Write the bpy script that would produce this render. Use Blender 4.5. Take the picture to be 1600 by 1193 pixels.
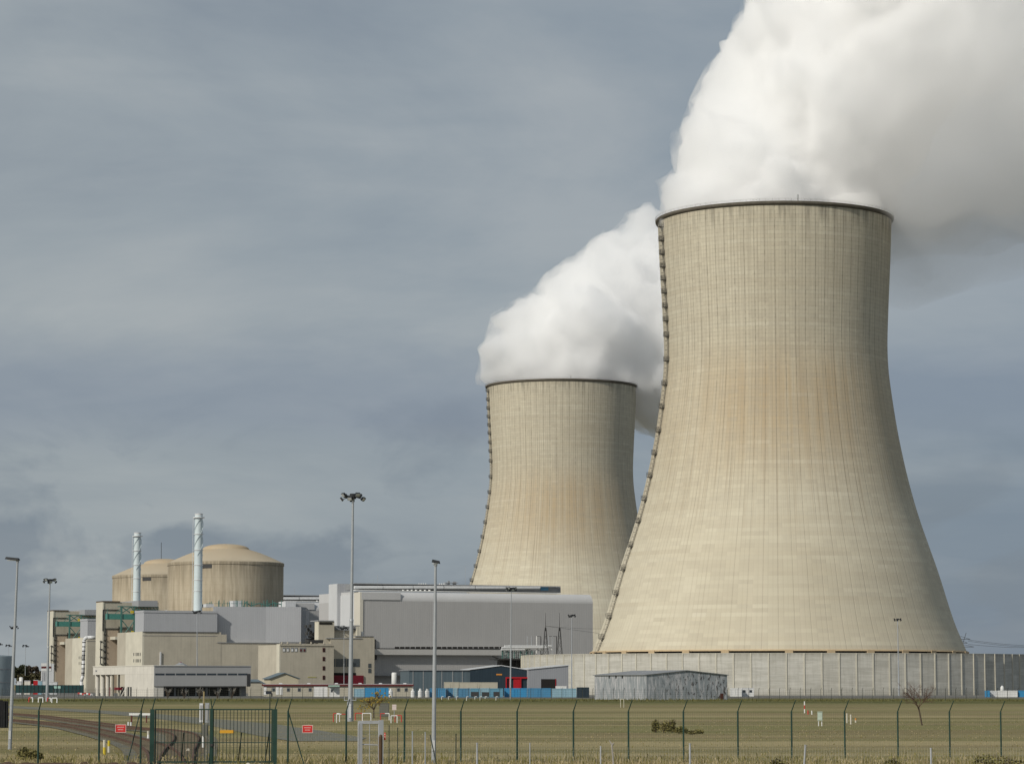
import bpy, bmesh, math, random
from math import sin, cos, pi, radians, atan2, sqrt, atan
from mathutils import Vector, Matrix, noise as mnoise
random.seed(7)
for o in list(bpy.data.objects): bpy.data.objects.remove(o)
SC = bpy.context.scene
COL = SC.collection

# ------------------------------------------------------------------ camera
F = 4520.0; EYE = 3.4; HY = 1069.0
PITCH = atan((HY-596.5)/F); SP, CP = sin(PITCH), cos(PITCH)
cd = bpy.data.cameras.new('camera'); cam = bpy.data.objects.new('camera', cd); COL.objects.link(cam)
cd.sensor_width = 36; cd.lens = F/1600*36; cd.clip_start = 1; cd.clip_end = 60000
cam.location = (0, 0, EYE); cam.rotation_euler = (pi/2+PITCH, 0, 0)
SC.camera = cam
SC.view_settings.view_transform = 'Standard'; SC.view_settings.look = 'None'
SC.view_settings.exposure = 0; SC.view_settings.gamma = 1
# ------------------------------------------------------------------ light
SUN_AZ = radians(42)      # to the left of the line from the towers back to the camera
SUN_EL = radians(32)
sdir = Vector((-sin(SUN_AZ)*cos(SUN_EL), -cos(SUN_AZ)*cos(SUN_EL), sin(SUN_EL)))
sl = bpy.data.lights.new('sun', 'SUN'); sun = bpy.data.objects.new('sun', sl); COL.objects.link(sun)
sl.energy = 2.9; sl.angle = radians(1.5); sl.color = (1, .945, .85)
sun.rotation_euler = sdir.to_track_quat('Z', 'Y').to_euler(); sun.location = (0, 0, 400)
W = bpy.data.worlds.new('World'); SC.world = W; W.use_nodes = True
def world_sky():
    nt = W.node_tree; N = nt.nodes; L = nt.links; N.clear()
    out = N.new('ShaderNodeOutputWorld'); bg = N.new('ShaderNodeBackground')
    sky = N.new('ShaderNodeTexSky'); sky.sky_type = 'NISHITA'; sky.sun_disc = False
    sky.sun_elevation = SUN_EL; sky.sun_rotation = atan2(sdir.x, sdir.y)
    sc = N.new('ShaderNodeVectorMath'); sc.operation = 'SCALE'; sc.inputs['Scale'].default_value = .10
    L.new(sky.outputs[0], sc.inputs[0])
    tc = N.new('ShaderNodeTexCoord')
    def noi(scale, det, mscale, rough=.5, dist=0, off=(0,0,0)):
        m = N.new('ShaderNodeMapping'); m.inputs['Scale'].default_value = mscale; m.inputs['Location'].default_value = off
        L.new(tc.outputs['Generated'], m.inputs[0])
        n = N.new('ShaderNodeTexNoise'); n.inputs['Scale'].default_value = scale; n.inputs['Detail'].default_value = det
        n.inputs['Roughness'].default_value = rough; n.inputs['Distortion'].default_value = dist
        L.new(m.outputs[0], n.inputs['Vector']); return n.outputs['Fac']
    def ramp(fac, stops):
        r = N.new('ShaderNodeValToRGB'); L.new(fac, r.inputs[0]); e = r.color_ramp.elements
        while len(e) < len(stops): e.new(.5)
        for i, (p, c) in enumerate(stops): e[i].position = p; e[i].color = (*c, 1)
        return r.outputs[0]
    def mix(fac, a, b):
        m = N.new('ShaderNodeMix'); m.data_type = 'RGBA'
        if isinstance(fac, float): m.inputs[0].default_value = fac
        else: L.new(fac, m.inputs[0])
        L.new(a, m.inputs[6]) if not isinstance(a, tuple) else setattr(m.inputs[6], 'default_value', (*a, 1))
        L.new(b, m.inputs[7]) if not isinstance(b, tuple) else setattr(m.inputs[7], 'default_value', (*b, 1))
        return m.outputs[2]
    # broad overcast layers: long flat bands of lighter and bluer cloud
    n1 = noi(4.2, 7, (1.0, 1, 3.0), .56, .35, (.55, 0, .9))
    base = ramp(n1, [(.36, (.165, .203, .250)), (.50, (.258, .296, .325)), (.64, (.362, .385, .392))])
    # to the left the veil is thinner and lighter; to the right it is heavier and bluer
    sx = N.new('ShaderNodeSeparateXYZ'); L.new(tc.outputs['Generated'], sx.inputs[0])
    r1 = N.new('ShaderNodeMapRange'); L.new(sx.outputs[0], r1.inputs[0])
    r1.inputs[1].default_value = -.20; r1.inputs[2].default_value = .20; r1.inputs[3].default_value = 0; r1.inputs[4].default_value = 1
    base = mix(r1.outputs[0], mix(.42, base, (.325, .352, .362)), mix(.45, base, (.160, .208, .275)))
    lowb = N.new('ShaderNodeMapRange'); L.new(sx.outputs[2], lowb.inputs[0]); lowb.interpolation_type = 'SMOOTHSTEP'
    lowb.inputs[1].default_value = .11; lowb.inputs[2].default_value = .035; lowb.inputs[3].default_value = 0; lowb.inputs[4].default_value = .55
    rb = N.new('ShaderNodeMapRange'); L.new(sx.outputs[0], rb.inputs[0]); rb.inputs[1].default_value = -.05; rb.inputs[2].default_value = .12
    mb_ = N.new('ShaderNodeMath'); mb_.operation = 'MULTIPLY'; L.new(lowb.outputs[0], mb_.inputs[0]); L.new(rb.outputs[0], mb_.inputs[1])
    base = mix(mb_.outputs[0], base, (.125, .17, .235))
    vs_ = N.new('ShaderNodeVectorMath'); vs_.operation = 'SUBTRACT'; L.new(tc.outputs['Generated'], vs_.inputs[0]); vs_.inputs[1].default_value = (-.0235, .995, .0895)
    vm_ = N.new('ShaderNodeVectorMath'); vm_.operation = 'MULTIPLY'; L.new(vs_.outputs[0], vm_.inputs[0]); vm_.inputs[1].default_value = (1, .3, 2.6)
    vl_ = N.new('ShaderNodeVectorMath'); vl_.operation = 'LENGTH'; L.new(vm_.outputs[0], vl_.inputs[0])
    ad_ = N.new('ShaderNodeMath'); ad_.operation = 'MULTIPLY_ADD'; L.new(noi(42, 5, (1, 1, 1.6), .6, .3, (1, 0, 2)), ad_.inputs[0]); ad_.inputs[1].default_value = .05; L.new(vl_.outputs['Value'], ad_.inputs[2])
    base = mix(ramp(ad_.outputs[0], [(.030, (.6,)*3), (.052, (0,)*3)]), base, (.185, .205, .235))
    # darker torn cloud scraps low in the sky, a pale break near the horizon
    n2 = noi(13, 6, (1, 1, 2.0), .55, .4, (3.1, 0, 1.7))
    scr = ramp(n2, [(.48, (0, 0, 0)), (.585, (1, 1, 1))])
    lo = ramp(sx.outputs[2], [(.0, (.45,)*3), (.055, (.85,)*3), (.105, (.12,)*3), (.13, (.0,)*3)])
    mm = N.new('ShaderNodeMath'); mm.operation = 'MULTIPLY'; L.new(scr, mm.inputs[0]); L.new(lo, mm.inputs[1])
    base = mix(mm.outputs[0], base, (.160, .195, .240))
    bz = N.new('ShaderNodeMath'); bz.operation = 'MULTIPLY_ADD'; L.new(n1, bz.inputs[0]); bz.inputs[1].default_value = .07; L.new(sx.outputs[2], bz.inputs[2])
    bd = ramp(bz.outputs[0], [(.112, (0,)*3), (.128, (.5,)*3), (.142, (.5,)*3), (.165, (0,)*3)]); base = mix(bd, base, (.175, .212, .278))
    n3 = noi(9, 5, (1, 1, 5.5), .5, .2, (7.4, 0, 4.2))
    hi = ramp(n3, [(.52, (0, 0, 0)), (.75, (.22, .22, .22))])
    base = mix(hi, base, (.42, .44, .44))
    fin = mix(.06, base, sc.outputs[0])
    L.new(fin, bg.inputs[0]); bg.inputs[1].default_value = 1.12
    L.new(bg.outputs[0], out.inputs[0])
world_sky()
SC.cycles.max_bounces = 40; SC.cycles.diffuse_bounces = 3; SC.cycles.glossy_bounces = 2
SC.cycles.transparent_max_bounces = 12; SC.cycles.volume_bounces = 40
SC.cycles.use_denoising = True

# ------------------------------------------------------------------ geometry helpers
def slopes(px, py):
    u = (px-800)/F; v = (596.5-py)/F; den = CP-v*SP
    return u/den, (SP+v*CP)/den
def P(px, py, Y):
    a, b = slopes(px, py); return Vector((a*Y, Y, EYE+b*Y))
def G(px, py):
    a, b = slopes(px, py); Y = -EYE/b; return Vector((a*Y, Y, 0))
def gd(px, py): return G(px, py).y
class Fr:
    """vertical facade plane through photo column px at depth d; tangent at angle a, n = outwards"""
    def __init__(s, px, d, a):
        k, _ = slopes(px, 1040); s.O = Vector((k*d, d, 0)); s.a = a
        s.t = Vector((cos(a), sin(a), 0)); s.n = Vector((sin(a), -cos(a), 0))
    def s(s, px, py=1040, n=0):
        k, _ = slopes(px, py); O = s.O+s.n*n
        return (k*O.y-O.x)/(s.t.x-k*s.t.y)
    def z(s, px, py, n=0):
        q = s.O+s.n*n+s.t*s.s(px, py, n); return EYE+slopes(px, py)[1]*q.y
    def d(s, px): return (s.O+s.t*s.s(px)).y
    def w(s, ss, n, z): q = s.O+s.t*ss+s.n*n; return Vector((q.x, q.y, z))
    def pt(s, px, py, n=0): return s.w(s.s(px, py, n), n, s.z(px, py, n))
    def left(s, px=None):
        """frame of the face running back from column px of this facade"""
        ss = 0 if px is None else s.s(px)
        f = Fr(800, 1, s.a-pi/2); f.O = s.O+s.t*ss; return f
class MB:
    def __init__(s): s.v = []; s.f = []; s.sm = False
    def add(s, vs, fs):
        b = len(s.v); s.v += [Vector(x) for x in vs]; s.f += [tuple(b+i for i in f) for f in fs]; return s
    def prism(s, pts, z0, z1):
        n = len(pts); z1s = z1 if isinstance(z1, (list, tuple)) else [z1]*n
        vs = [(p[0], p[1], z0) for p in pts]+[(p[0], p[1], z1s[i]) for i, p in enumerate(pts)]
        fs = [tuple(range(n-1, -1, -1)), tuple(range(n, 2*n))]+[(i, (i+1) % n, n+(i+1) % n, n+i) for i in range(n)]
        return s.add(vs, fs)
    def fbox(s, fr, s0, s1, n0, n1, z0, z1):
        c = [fr.w(s0, n1, 0), fr.w(s1, n1, 0), fr.w(s1, n0, 0), fr.w(s0, n0, 0)]
        return s.prism(c, z0, z1)
    def rect(s, fr, x0, y0, x1, y1, n0, n1):
        """box on a facade: photo columns x0..x1, rows y0 (top)..y1, from n0 to n1 outwards; y1=None means the ground"""
        ym = (y0+(y1 or 1085))/2; a, b = fr.s(x0, ym, n1), fr.s(x1, ym, n1); xm = (x0+x1)/2
        return s.fbox(fr, a, b, n0, n1, -.3 if y1 is None else fr.z(xm, y1, n1), fr.z(xm, y0, n1))
    def box(s, c, sx, sy, sz, rz=0, rx=0):
        M = Matrix.Rotation(rz, 4, 'Z') @ Matrix.Rotation(rx, 4, 'X'); c = Vector(c)
        vs = [c+M @ Vector((x*sx/2, y*sy/2, z*sz/2)) for z in (-1, 1) for x, y in ((-1,-1), (1,-1), (1,1), (-1,1))]
        return s.add(vs, [(3,2,1,0), (4,5,6,7), (0,1,5,4), (1,2,6,5), (2,3,7,6), (3,0,4,7)])
    def cyl(s, p0, p1, r0, r1=None, seg=10, cap=True):
        r1 = r0 if r1 is None else r1; p0 = Vector(p0); p1 = Vector(p1); ax = (p1-p0).normalized()
        u = ax.orthogonal().normalized(); w = ax.cross(u)
        vs = []
        for p, r in ((p0, r0), (p1, r1)):
            vs += [p+(u*cos(2*pi*i/seg)+w*sin(2*pi*i/seg))*r for i in range(seg)]
        fs = [(i, (i+1) % seg, seg+(i+1) % seg, seg+i) for i in range(seg)]
        if cap: fs += [tuple(range(seg-1, -1, -1)), tuple(range(seg, 2*seg))]
        return s.add(vs, fs)
    def path(s, pts, r, seg=6):
        for a, b in zip(pts, pts[1:]): s.cyl(a, b, r, seg=seg)
        return s
    def lathe(s, c, prof, seg=32, close=False):
        vs = []; n = len(prof)
        for i in range(seg):
            a = 2*pi*i/seg
            vs += [(c[0]+r*cos(a), c[1]+r*sin(a), c[2]+z) for r, z in prof]
        fs = []
        for i in range(seg):
            j = (i+1) % seg
            for k in range(n-1): fs.append((i*n+k, j*n+k, j*n+k+1, i*n+k+1))
            if close: fs.append((i*n+n-1, j*n+n-1, j*n, i*n))
        return s.add(vs, fs)
    def build(s, name, mat, parent=None, smooth=False):
        me = bpy.data.meshes.new(name)
        if parent is not None: o0 = TOP[parent.name]
        else:
            xs = [v.x for v in s.v]; ys = [v.y for v in s.v]
            o0 = Vector(((min(xs)+max(xs))/2, (min(ys)+max(ys))/2, min(v.z for v in s.v)))
        me.from_pydata([v-o0 for v in s.v], [], s.f); me.materials.append(mat)
        bm = bmesh.new(); bm.from_mesh(me); bmesh.ops.recalc_face_normals(bm, faces=bm.faces); bm.to_mesh(me); bm.free()
        if smooth:
            for p in me.polygons: p.use_smooth = True
        o = bpy.data.objects.new(name, me); COL.objects.link(o)
        if parent is None: o.location = o0; TOP[o.name] = o0.copy()
        else: o.parent = parent; TOP[o.name] = Vector(o0)
        return o
TOP = {}
def tag(o, label=None, cat=None, group=None, kind=None):
    if label: o['label'] = label
    if cat: o['category'] = cat
    if group: o['group'] = group
    if kind: o['kind'] = kind
    return o
def thing(name, label, cat, loc, group=None):
    o = bpy.data.objects.new(name, None); COL.objects.link(o); o.location = loc; o.empty_display_size = .5
    TOP[o.name] = Vector(loc)
    return tag(o, label, cat, group)
def kids(o): return [c for c in bpy.data.objects if c.parent == o]
def copy_tree(o, parent=None):
    c = o.copy(); COL.objects.link(c); c.parent = parent
    for ch in kids(o): copy_tree(ch, c)
    return c
def clone(o, loc, label, rz=0, scale=None):
    c = copy_tree(o); c.location = loc; c.rotation_euler.z = rz; c['label'] = label
    if scale: c.scale = (scale,)*3
    return c

# ------------------------------------------------------------------ materials
class NT:
    def __init__(s, name):
        s.m = bpy.data.materials.new(name); s.m.use_nodes = True; s.t = s.m.node_tree; s.N = s.t.nodes; s.L = s.t.links
        s.b = s.N['Principled BSDF']; s.out = s.N['Material Output']; s.tc = s.N.new('ShaderNodeTexCoord')
    def link(s, a, b):
        if isinstance(a, (int, float)): b.default_value = a
        elif isinstance(a, tuple): b.default_value = (*a, 1) if len(a) == 3 and b.type == 'RGBA' else a
        else: s.L.new(a, b)
    def math(s, op, a, b=0, c=None, clamp=False):
        n = s.N.new('ShaderNodeMath'); n.operation = op; n.use_clamp = clamp
        s.link(a, n.inputs[0]); s.link(b, n.inputs[1])
        if c is not None: s.link(c, n.inputs[2])
        return n.outputs[0]
    def sep(s, v): n = s.N.new('ShaderNodeSeparateXYZ'); s.L.new(v, n.inputs[0]); return n.outputs
    def comb(s, x, y, z):
        n = s.N.new('ShaderNodeCombineXYZ')
        for i, a in enumerate((x, y, z)): s.link(a, n.inputs[i])
        return n.outputs[0]
    def map(s, v, scale, loc=(0,0,0)):
        n = s.N.new('ShaderNodeMapping'); n.inputs['Scale'].default_value = scale; n.inputs['Location'].default_value = loc
        s.L.new(v, n.inputs[0]); return n.outputs[0]
    def noise(s, v, scale=1, det=4, rough=.5, dist=0):
        n = s.N.new('ShaderNodeTexNoise'); s.L.new(v, n.inputs['Vector']); n.inputs['Scale'].default_value = scale
        n.inputs['Detail'].default_value = det; n.inputs['Roughness'].default_value = rough; n.inputs['Distortion'].default_value = dist
        return n.outputs['Fac']
    def rng(s, v, a, b, c=0., d=1., smooth=False):
        n = s.N.new('ShaderNodeMapRange'); s.link(v, n.inputs[0])
        if smooth: n.interpolation_type = 'SMOOTHSTEP'
        for i, x in enumerate((a, b, c, d)): s.link(x, n.inputs[i+1])
        return n.outputs[0]
    def mix(s, f, a, b, mode='MIX'):
        n = s.N.new('ShaderNodeMix'); n.data_type = 'RGBA'; n.blend_type = mode
        s.link(f, n.inputs[0]); s.link(a, n.inputs[6]); s.link(b, n.inputs[7]); return n.outputs[2]
    def bump(s, h, strength=.3, dist=.1):
        n = s.N.new('ShaderNodeBump'); s.L.new(h, n.inputs['Height']); n.inputs['Strength'].default_value = strength
        n.inputs['Distance'].default_value = dist; s.L.new(n.outputs[0], s.b.inputs['Normal'])
    def done(s, col, rough=.8, metal=0, spec=.3):
        s.link(col, s.b.inputs['Base Color']); s.link(rough, s.b.inputs['Roughness']); s.b.inputs['Metallic'].default_value = metal
        s.b.inputs['Specular IOR Level'].default_value = spec
        return s.m
def mul(c, k): return tuple(min(1, x*k) for x in c)
def wmat(name, col, var=.12, streak=.15, scale=.25, rough=.8, metal=0, dirt=None, rib=0, spec=.25, lines=0, fine=2.5):
    """painted / cast surface: broad blotches, fine grain, vertical rain streaks; optional ribs and joints"""
    s = NT(name); o = s.tc.outputs['Object']; dirt = dirt or mul(col, .55)
    n1 = s.noise(o, scale, 5, .6); n2 = s.noise(o, fine, 3, .6)
    n3 = s.noise(s.map(o, (1.6, 1.6, .06)), 1, 4, .6)
    c = s.mix(s.rng(n1, .3, .7), mul(col, 1-var), mul(col, 1+var))
    c = s.mix(s.rng(n2, .3, .8, 0, var), c, mul(dirt, 1.0))
    c = s.mix(s.rng(n3, .48, .8, 0, streak*2.2), c, dirt)
    x, y, z = s.sep(o)
    if rib:
        q = s.math('ADD', s.math('MULTIPLY', x, .906), s.math('MULTIPLY', y, .423))
        q2 = s.math('SUBTRACT', s.math('MULTIPLY', y, .906), s.math('MULTIPLY', x, .423))
        fx = s.math('PINGPONG', s.math('ADD', q, q2), rib)
        pn = s.noise(s.comb(s.math('FLOOR', s.math('DIVIDE', s.math('ADD', q, q2), rib*4)), 0, s.math('FLOOR', s.math('DIVIDE', z, 5.5))), 3.1, 1)
        c = s.mix(s.rng(pn, .35, .65, 0, .10), c, mul(col, .72))
        c = s.mix(s.rng(fx, 0, rib*.22, .18, 0), c, dirt)
        s.bump(fx, .5, .12)
    else: s.bump(n2, .25, .05)
    if lines:
        fz = s.math('PINGPONG', z, lines)
        c = s.mix(s.rng(fz, 0, .09, .35, 0), c, dirt)
    return s.done(c, rough, metal, spec)
def pmat(name, col, rough=.55, metal=0, var=.08, spec=.35):
    s = NT(name); n = s.noise(s.tc.outputs['Object'], 1.7, 4, .6)
    c = s.mix(s.rng(n, .3, .7), mul(col, 1-var), mul(col, 1+var)); return s.done(c, rough, metal, spec)

def shell_mat():
    s = NT('tower_concrete'); o = s.tc.outputs['Object']; x, y, z = s.sep(o)
    oi = s.N.new('ShaderNodeObjectInfo'); off = s.math('MULTIPLY', oi.outputs['Random'], 900)
    a = s.math('ARCTAN2', y, x); u = s.math('MULTIPLY', a, 41.25)          # 72 bays of 3.6 m
    uo = s.math('ADD', u, off)
    bay = s.math('PINGPONG', u, 1.8)                                     # 0 on every joint
    sub = s.math('PINGPONG', u, .6)
    lift = s.math('PINGPONG', z, .68)
    big = s.noise(s.comb(s.math('MULTIPLY', uo, .022), 0, s.math('MULTIPLY', z, .018)), 1, 4, .55)
    st1 = s.noise(s.comb(s.math('MULTIPLY', uo, .42), 0, s.math('MULTIPLY', z, .014)), 1, 5, .6)
    st2 = s.noise(s.comb(s.math('MULTIPLY', uo, 1.3), 3, s.math('MULTIPLY', z, .022)), 1, 4, .65)
    bay_n = s.noise(s.comb(s.math('FLOOR', s.math('DIVIDE', uo, 3.6)), 0, s.math('FLOOR', s.math('DIVIDE', z, 1.36))), 1.7, 2, .5)
    lift_n = s.noise(s.comb(s.math('MULTIPLY', uo, .012), 9, s.math('MULTIPLY', s.math('FLOOR', s.math('DIVIDE', z, 1.36)), 1.3)), 1, 3, .6)
    c = s.mix(s.rng(big, .35, .65), (.575, .525, .40), (.66, .615, .485))
    # ochre stain round the throat
    th = s.math('MULTIPLY', s.rng(z, 60, 98, 0, 1, True), s.rng(z, 104, 128, 1, 0, True))
    th = s.math('MULTIPLY', th, s.rng(st1, .25, .65, .25, 1))
    th = s.math('MULTIPLY', th, s.rng(s.math('ABSOLUTE', s.math('ADD', a, 1.50)), .25, 1.15, 1, .35, True))
    c = s.mix(s.math('MULTIPLY', th, .95), c, (.46, .345, .205))
    # grey weathering in the upper half, streaky
    up = s.math('MULTIPLY', s.rng(z, 92, 125, 0, 1, True), s.rng(st2, .40, .70, 0, 1))
    c = s.mix(s.math('MULTIPLY', up, .5), c, (.36, .335, .275))
    mid = s.math('MULTIPLY', s.math('MULTIPLY', s.rng(z, 40, 78, 0, 1, True), s.rng(z, 100, 130, 1, .2)), s.rng(st2, .48, .66, 0, 1))
    c = s.mix(s.math('MULTIPLY', mid, .62), c, (.40, .33, .235))
    lowl = s.math('MULTIPLY', s.rng(z, 20, 75, 1, .2), s.rng(st1, .54, .72, 0, 1))
    c = s.mix(s.math('MULTIPLY', lowl, .4), c, (.68, .61, .48))
    # individual lifts cast a little lighter or darker
    c = s.mix(s.rng(lift_n, .35, .65, 0, .34), c, (.44, .37, .265))
    pale = s.math('MULTIPLY', s.rng(lift_n, .38, .28, 0, .35), s.rng(st2, .35, .6, .2, 1))
    c = s.mix(pale, c, (.68, .62, .50))
    c = s.mix(s.rng(bay_n, .4, .7, 0, .34), c, (.40, .355, .28)); c = s.mix(s.rng(bay_n, .38, .25, 0, .18), c, (.66, .62, .52))
    # joints: dark, broken up, strong in the upper half
    jn = s.rng(s.noise(s.comb(s.math('MULTIPLY', uo, .8), 5, s.math('MULTIPLY', z, .55)), 1, 3, .7), .38, .62)
    jup = s.rng(z, 50, 120, .10, .70)
    jv = s.math('MULTIPLY', s.rng(bay, .04, .26, 1, 0), s.math('MULTIPLY', jup, s.rng(jn, 0, 1, .25, 1)))
    c = s.mix(jv, c, (.22, .195, .15))
    js = s.math('MULTIPLY', s.rng(sub, .02, .16, 1, 0), s.math('MULTIPLY', s.rng(z, 15, 80, .35, 1), s.rng(st2, .4, .65, .05, .48)))
    c = s.mix(js, c, (.28, .235, .17))
    jh = s.math('MULTIPLY', s.rng(lift, .02, .16, 1, 0), s.math('MULTIPLY', s.rng(z, 40, 125, .07, .55), jn))
    c = s.mix(jh, c, (.25, .22, .17))
    # soot under the rim
    sn = s.noise(s.comb(s.math('MULTIPLY', uo, .5), 2, s.math('MULTIPLY', z, .05)), 1, 4, .6)
    so = s.math('MULTIPLY', s.rng(z, 156, 166, 0, 1, True), s.rng(sn, .46, .75))
    c = s.mix(s.math('MULTIPLY', so, .9), c, (.13, .12, .10))
    h = s.math('ADD', s.math('MULTIPLY', s.rng(bay, 0, .2), .5), s.math('MULTIPLY', s.rng(sub, 0, .15), .25))
    s.bump(h, .5, .15)
    return s.done(c, .9, 0, .15)
def dome_mat():
    s = NT('containment_concrete'); o = s.tc.outputs['Object']; x, y, z = s.sep(o)
    oi = s.N.new('ShaderNodeObjectInfo'); off = s.math('MULTIPLY', oi.outputs['Random'], 500)
    u = s.math('ADD', s.math('MULTIPLY', s.math('ARCTAN2', y, x), 24.5), off)
    st = s.noise(s.comb(s.math('MULTIPLY', u, .55), 0, s.math('MULTIPLY', z, .05)), 1, 5, .65)
    st2 = s.noise(s.comb(s.math('MULTIPLY', u, 1.2), 0, s.math('MULTIPLY', z, .035)), 1, 4, .65)
    big = s.noise(o, .09, 4, .6)
    c = s.mix(s.rng(big, .35, .65), (.44, .375, .275), (.51, .45, .345))
    side = s.rng(z, 54.4, 55.2, 1, 0)
    c = s.mix(s.math('MULTIPLY', side, s.rng(st, .44, .66, 0, .52)), c, (.20, .165, .115))
    c = s.mix(s.math('MULTIPLY', side, s.rng(st2, .52, .7, 0, .5)), c, (.62, .56, .42))
    tp = s.math('MULTIPLY', s.rng(z, 45, 54, 0, 1), s.math('MULTIPLY', side, s.rng(st2, .4, .6)))
    c = s.mix(s.math('MULTIPLY', tp, .6), c, (.13, .11, .085))
    c = s.mix(s.math('MULTIPLY', s.rng(z, 54.5, 61, .1, .8), s.rng(big, .3, .6)), c, (.45, .345, .22))
    lz = s.math('PINGPONG', z, 1.5); c = s.mix(s.math('MULTIPLY', side, s.rng(lz, 0, .12, .2, 0)), c, (.2, .17, .12))
    s.bump(st2, .2, .1); return s.done(c, .9, 0, .15)
def ground_mat():
    s = NT('dry_grass_ground'); o = s.tc.outputs['Object']; x, y, z = s.sep(o)
    n0 = s.noise(s.map(o, (.010, .035, 1)), 1, 4, .6, .6)         # broad swathes
    n1 = s.noise(s.map(o, (.0045, .055, 1)), 1, 5, .62, .2)          # mown strips across the view
    n2 = s.noise(o, .35, 5, .65); n3 = s.noise(o, 2.6, 4, .7); n4 = s.noise(s.map(o, (1, .22, 1)), 9, 3, .7)
    c = s.mix(s.rng(n1, .42, .58), (.195, .172, .072), (.375, .310, .165))
    c = s.mix(s.rng(n0, .46, .60, 0, .75), c, (.190, .185, .070)); c = s.mix(s.rng(s.noise(s.map(o, (.03, .022, 1), (40, 9, 0)), 1, 4, .65, .5), .50, .62, 0, .6), c, (.235, .180, .095))
    c = s.mix(s.rng(n2, .5, .72, 0, .4), c, (.185, .155, .08))
    c = s.mix(s.rng(n3, .45, .75, 0, .35), c, (.33, .28, .17))
    c = s.mix(s.rng(n3, .5, .25, 0, .35), c, (.10, .09, .04))
    c = s.mix(s.rng(n4, .5, .75, 0, .35), c, (.11, .10, .045))
    c = s.mix(s.rng(n4, .46, .28, 0, .45), c, (.34, .29, .17))
    wob = s.math('ADD', y, s.math('MULTIPLY', s.noise(s.map(o, (.05, .0, 1)), 1, 2), 8))
    for yy, ww, st in ((257, 2.4, .85), (372, 7, .5), (205, 1.6, .3)):
        c = s.mix(s.math('MULTIPLY', s.rng(s.math('ABSOLUTE', s.math('SUBTRACT', wob, yy)), 0, ww, st, 0), s.rng(n2, .3, .6, .4, 1)), c, (.075, .062, .03))
    fence = s.math('MULTIPLY', s.rng(y, 470, 560), s.rng(y, 700, 760, 1, 0))
    c = s.mix(s.math('MULTIPLY', fence, s.rng(n2, .3, .6, .4, .9)), c, (.085, .095, .028))
    far = s.math('MULTIPLY', s.rng(y, 700, 740), s.rng(y, 1700, 1900, 1, 0)); c = s.mix(far, c, s.mix(s.rng(n2, .4, .6), (.13, .125, .10), (.18, .17, .14)))
    s.bump(n3, .6, .1); return s.done(c, .95, 0, .1)
M = {}
M['shell'] = shell_mat(); M['dome'] = dome_mat(); M['ground'] = ground_mat()
M['rim'] = wmat('rim_concrete', (.13, .115, .09), .2, .3, .5)
M['inner'] = wmat('tower_inside', (.22, .2, .17), .1, .2, .1)
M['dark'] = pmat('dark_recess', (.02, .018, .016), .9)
M['ladder'] = pmat('galvanised_ladder', (.10, .095, .085), .6)
M['ladder_rail'] = pmat('pale_cage', (.36, .33, .27), .6)
M['noisewall'] = wmat('precast_panel', (.50, .48, .42), .16, .22, .35, .85, lines=1.25, fine=.7)
M['wallpost'] = wmat('precast_post', (.56, .53, .44), .08, .12, .4)
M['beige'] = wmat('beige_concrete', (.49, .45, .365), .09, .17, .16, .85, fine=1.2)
M['cream'] = wmat('cream_concrete', (.63, .595, .49), .08, .16, .2, .85)  # on left end faces it stands in for beige in sunlight
M['white_conc'] = wmat('pale_concrete', (.66, .63, .56), .08, .22, .3, .85)
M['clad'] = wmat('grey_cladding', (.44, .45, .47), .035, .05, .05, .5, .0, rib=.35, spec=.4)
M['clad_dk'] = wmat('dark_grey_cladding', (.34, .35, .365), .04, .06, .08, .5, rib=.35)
M['clad_svc'] = wmat('service_cladding', (.37, .37, .365), .03, .05, .1, .6)
M['clad_lt'] = wmat('light_grey_cladding', (.60, .61, .62), .03, .05, .1, .5, rib=.35)
M['hall'] = wmat('hall_cladding', (.46, .455, .45), .03, .06, .03, .5, rib=.4)
M['hall_eave'] = wmat('hall_eave_sheet', (.55, .55, .55), .03, .06, .1, .45)  # paler than the wall: sky light on the shoulder put into the colour
M['roofgrey'] = wmat('roof_grey', (.26, .27, .28), .12, .1, .3)
M['flash'] = pmat('white_flashing', (.78, .78, .76), .4)
M['pipe'] = wmat('white_pipe', (.68, .69, .70), .06, .1, .5, .35, spec=.5)
M['stack'] = wmat('stack_paint', (.60, .68, .70), .04, .10, .3, .4, dirt=(.35, .38, .38), spec=.5)
M['teal'] = pmat('teal_paint', (.07, .24, .20), .5, var=.12)
M['teal_dk'] = pmat('teal_steel', (.08, .19, .165), .5)
M['steel'] = pmat('dark_steel', (.06, .06, .06), .5, .3)
M['galv'] = wmat('galvanised_pole', (.40, .42, .44), .08, .1, .8, .4, .2, spec=.5)
M['lampblk'] = pmat('lamp_housing', (.025, .027, .03), .5)
M['lampglass'] = pmat('lamp_glass', (.55, .58, .6), .15, spec=.8)
M['glass'] = pmat('window_glass', (.035, .045, .055), .12, spec=.8)
M['red'] = pmat('red_paint', (.42, .012, .018), .5, var=.15)
M['darkred'] = pmat('dark_red_sheet', (.16, .01, .022), .55, var=.15)
M['maroon'] = pmat('maroon_fascia', (.11, .022, .022), .7)
M['modular'] = wmat('modular_panel', (.45, .42, .34), .06, .15, .5)
M['white'] = wmat('white_paint', (.72, .72, .70), .05, .12, .6, .5)
M['bluegrey'] = wmat('blue_grey_sheet', (.10, .135, .155), .06, .08, .1, .5, rib=.5)
M['navy'] = wmat('dark_blue_sheet', (.028, .045, .060), .08, .06, .1, .5, rib=.3)
M['greyshed'] = wmat('grey_shed_sheet', (.34, .35, .37), .05, .06, .1, .5, rib=.3)
M['orange'] = pmat('orange_panel', (.62, .26, .05), .6)
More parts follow.
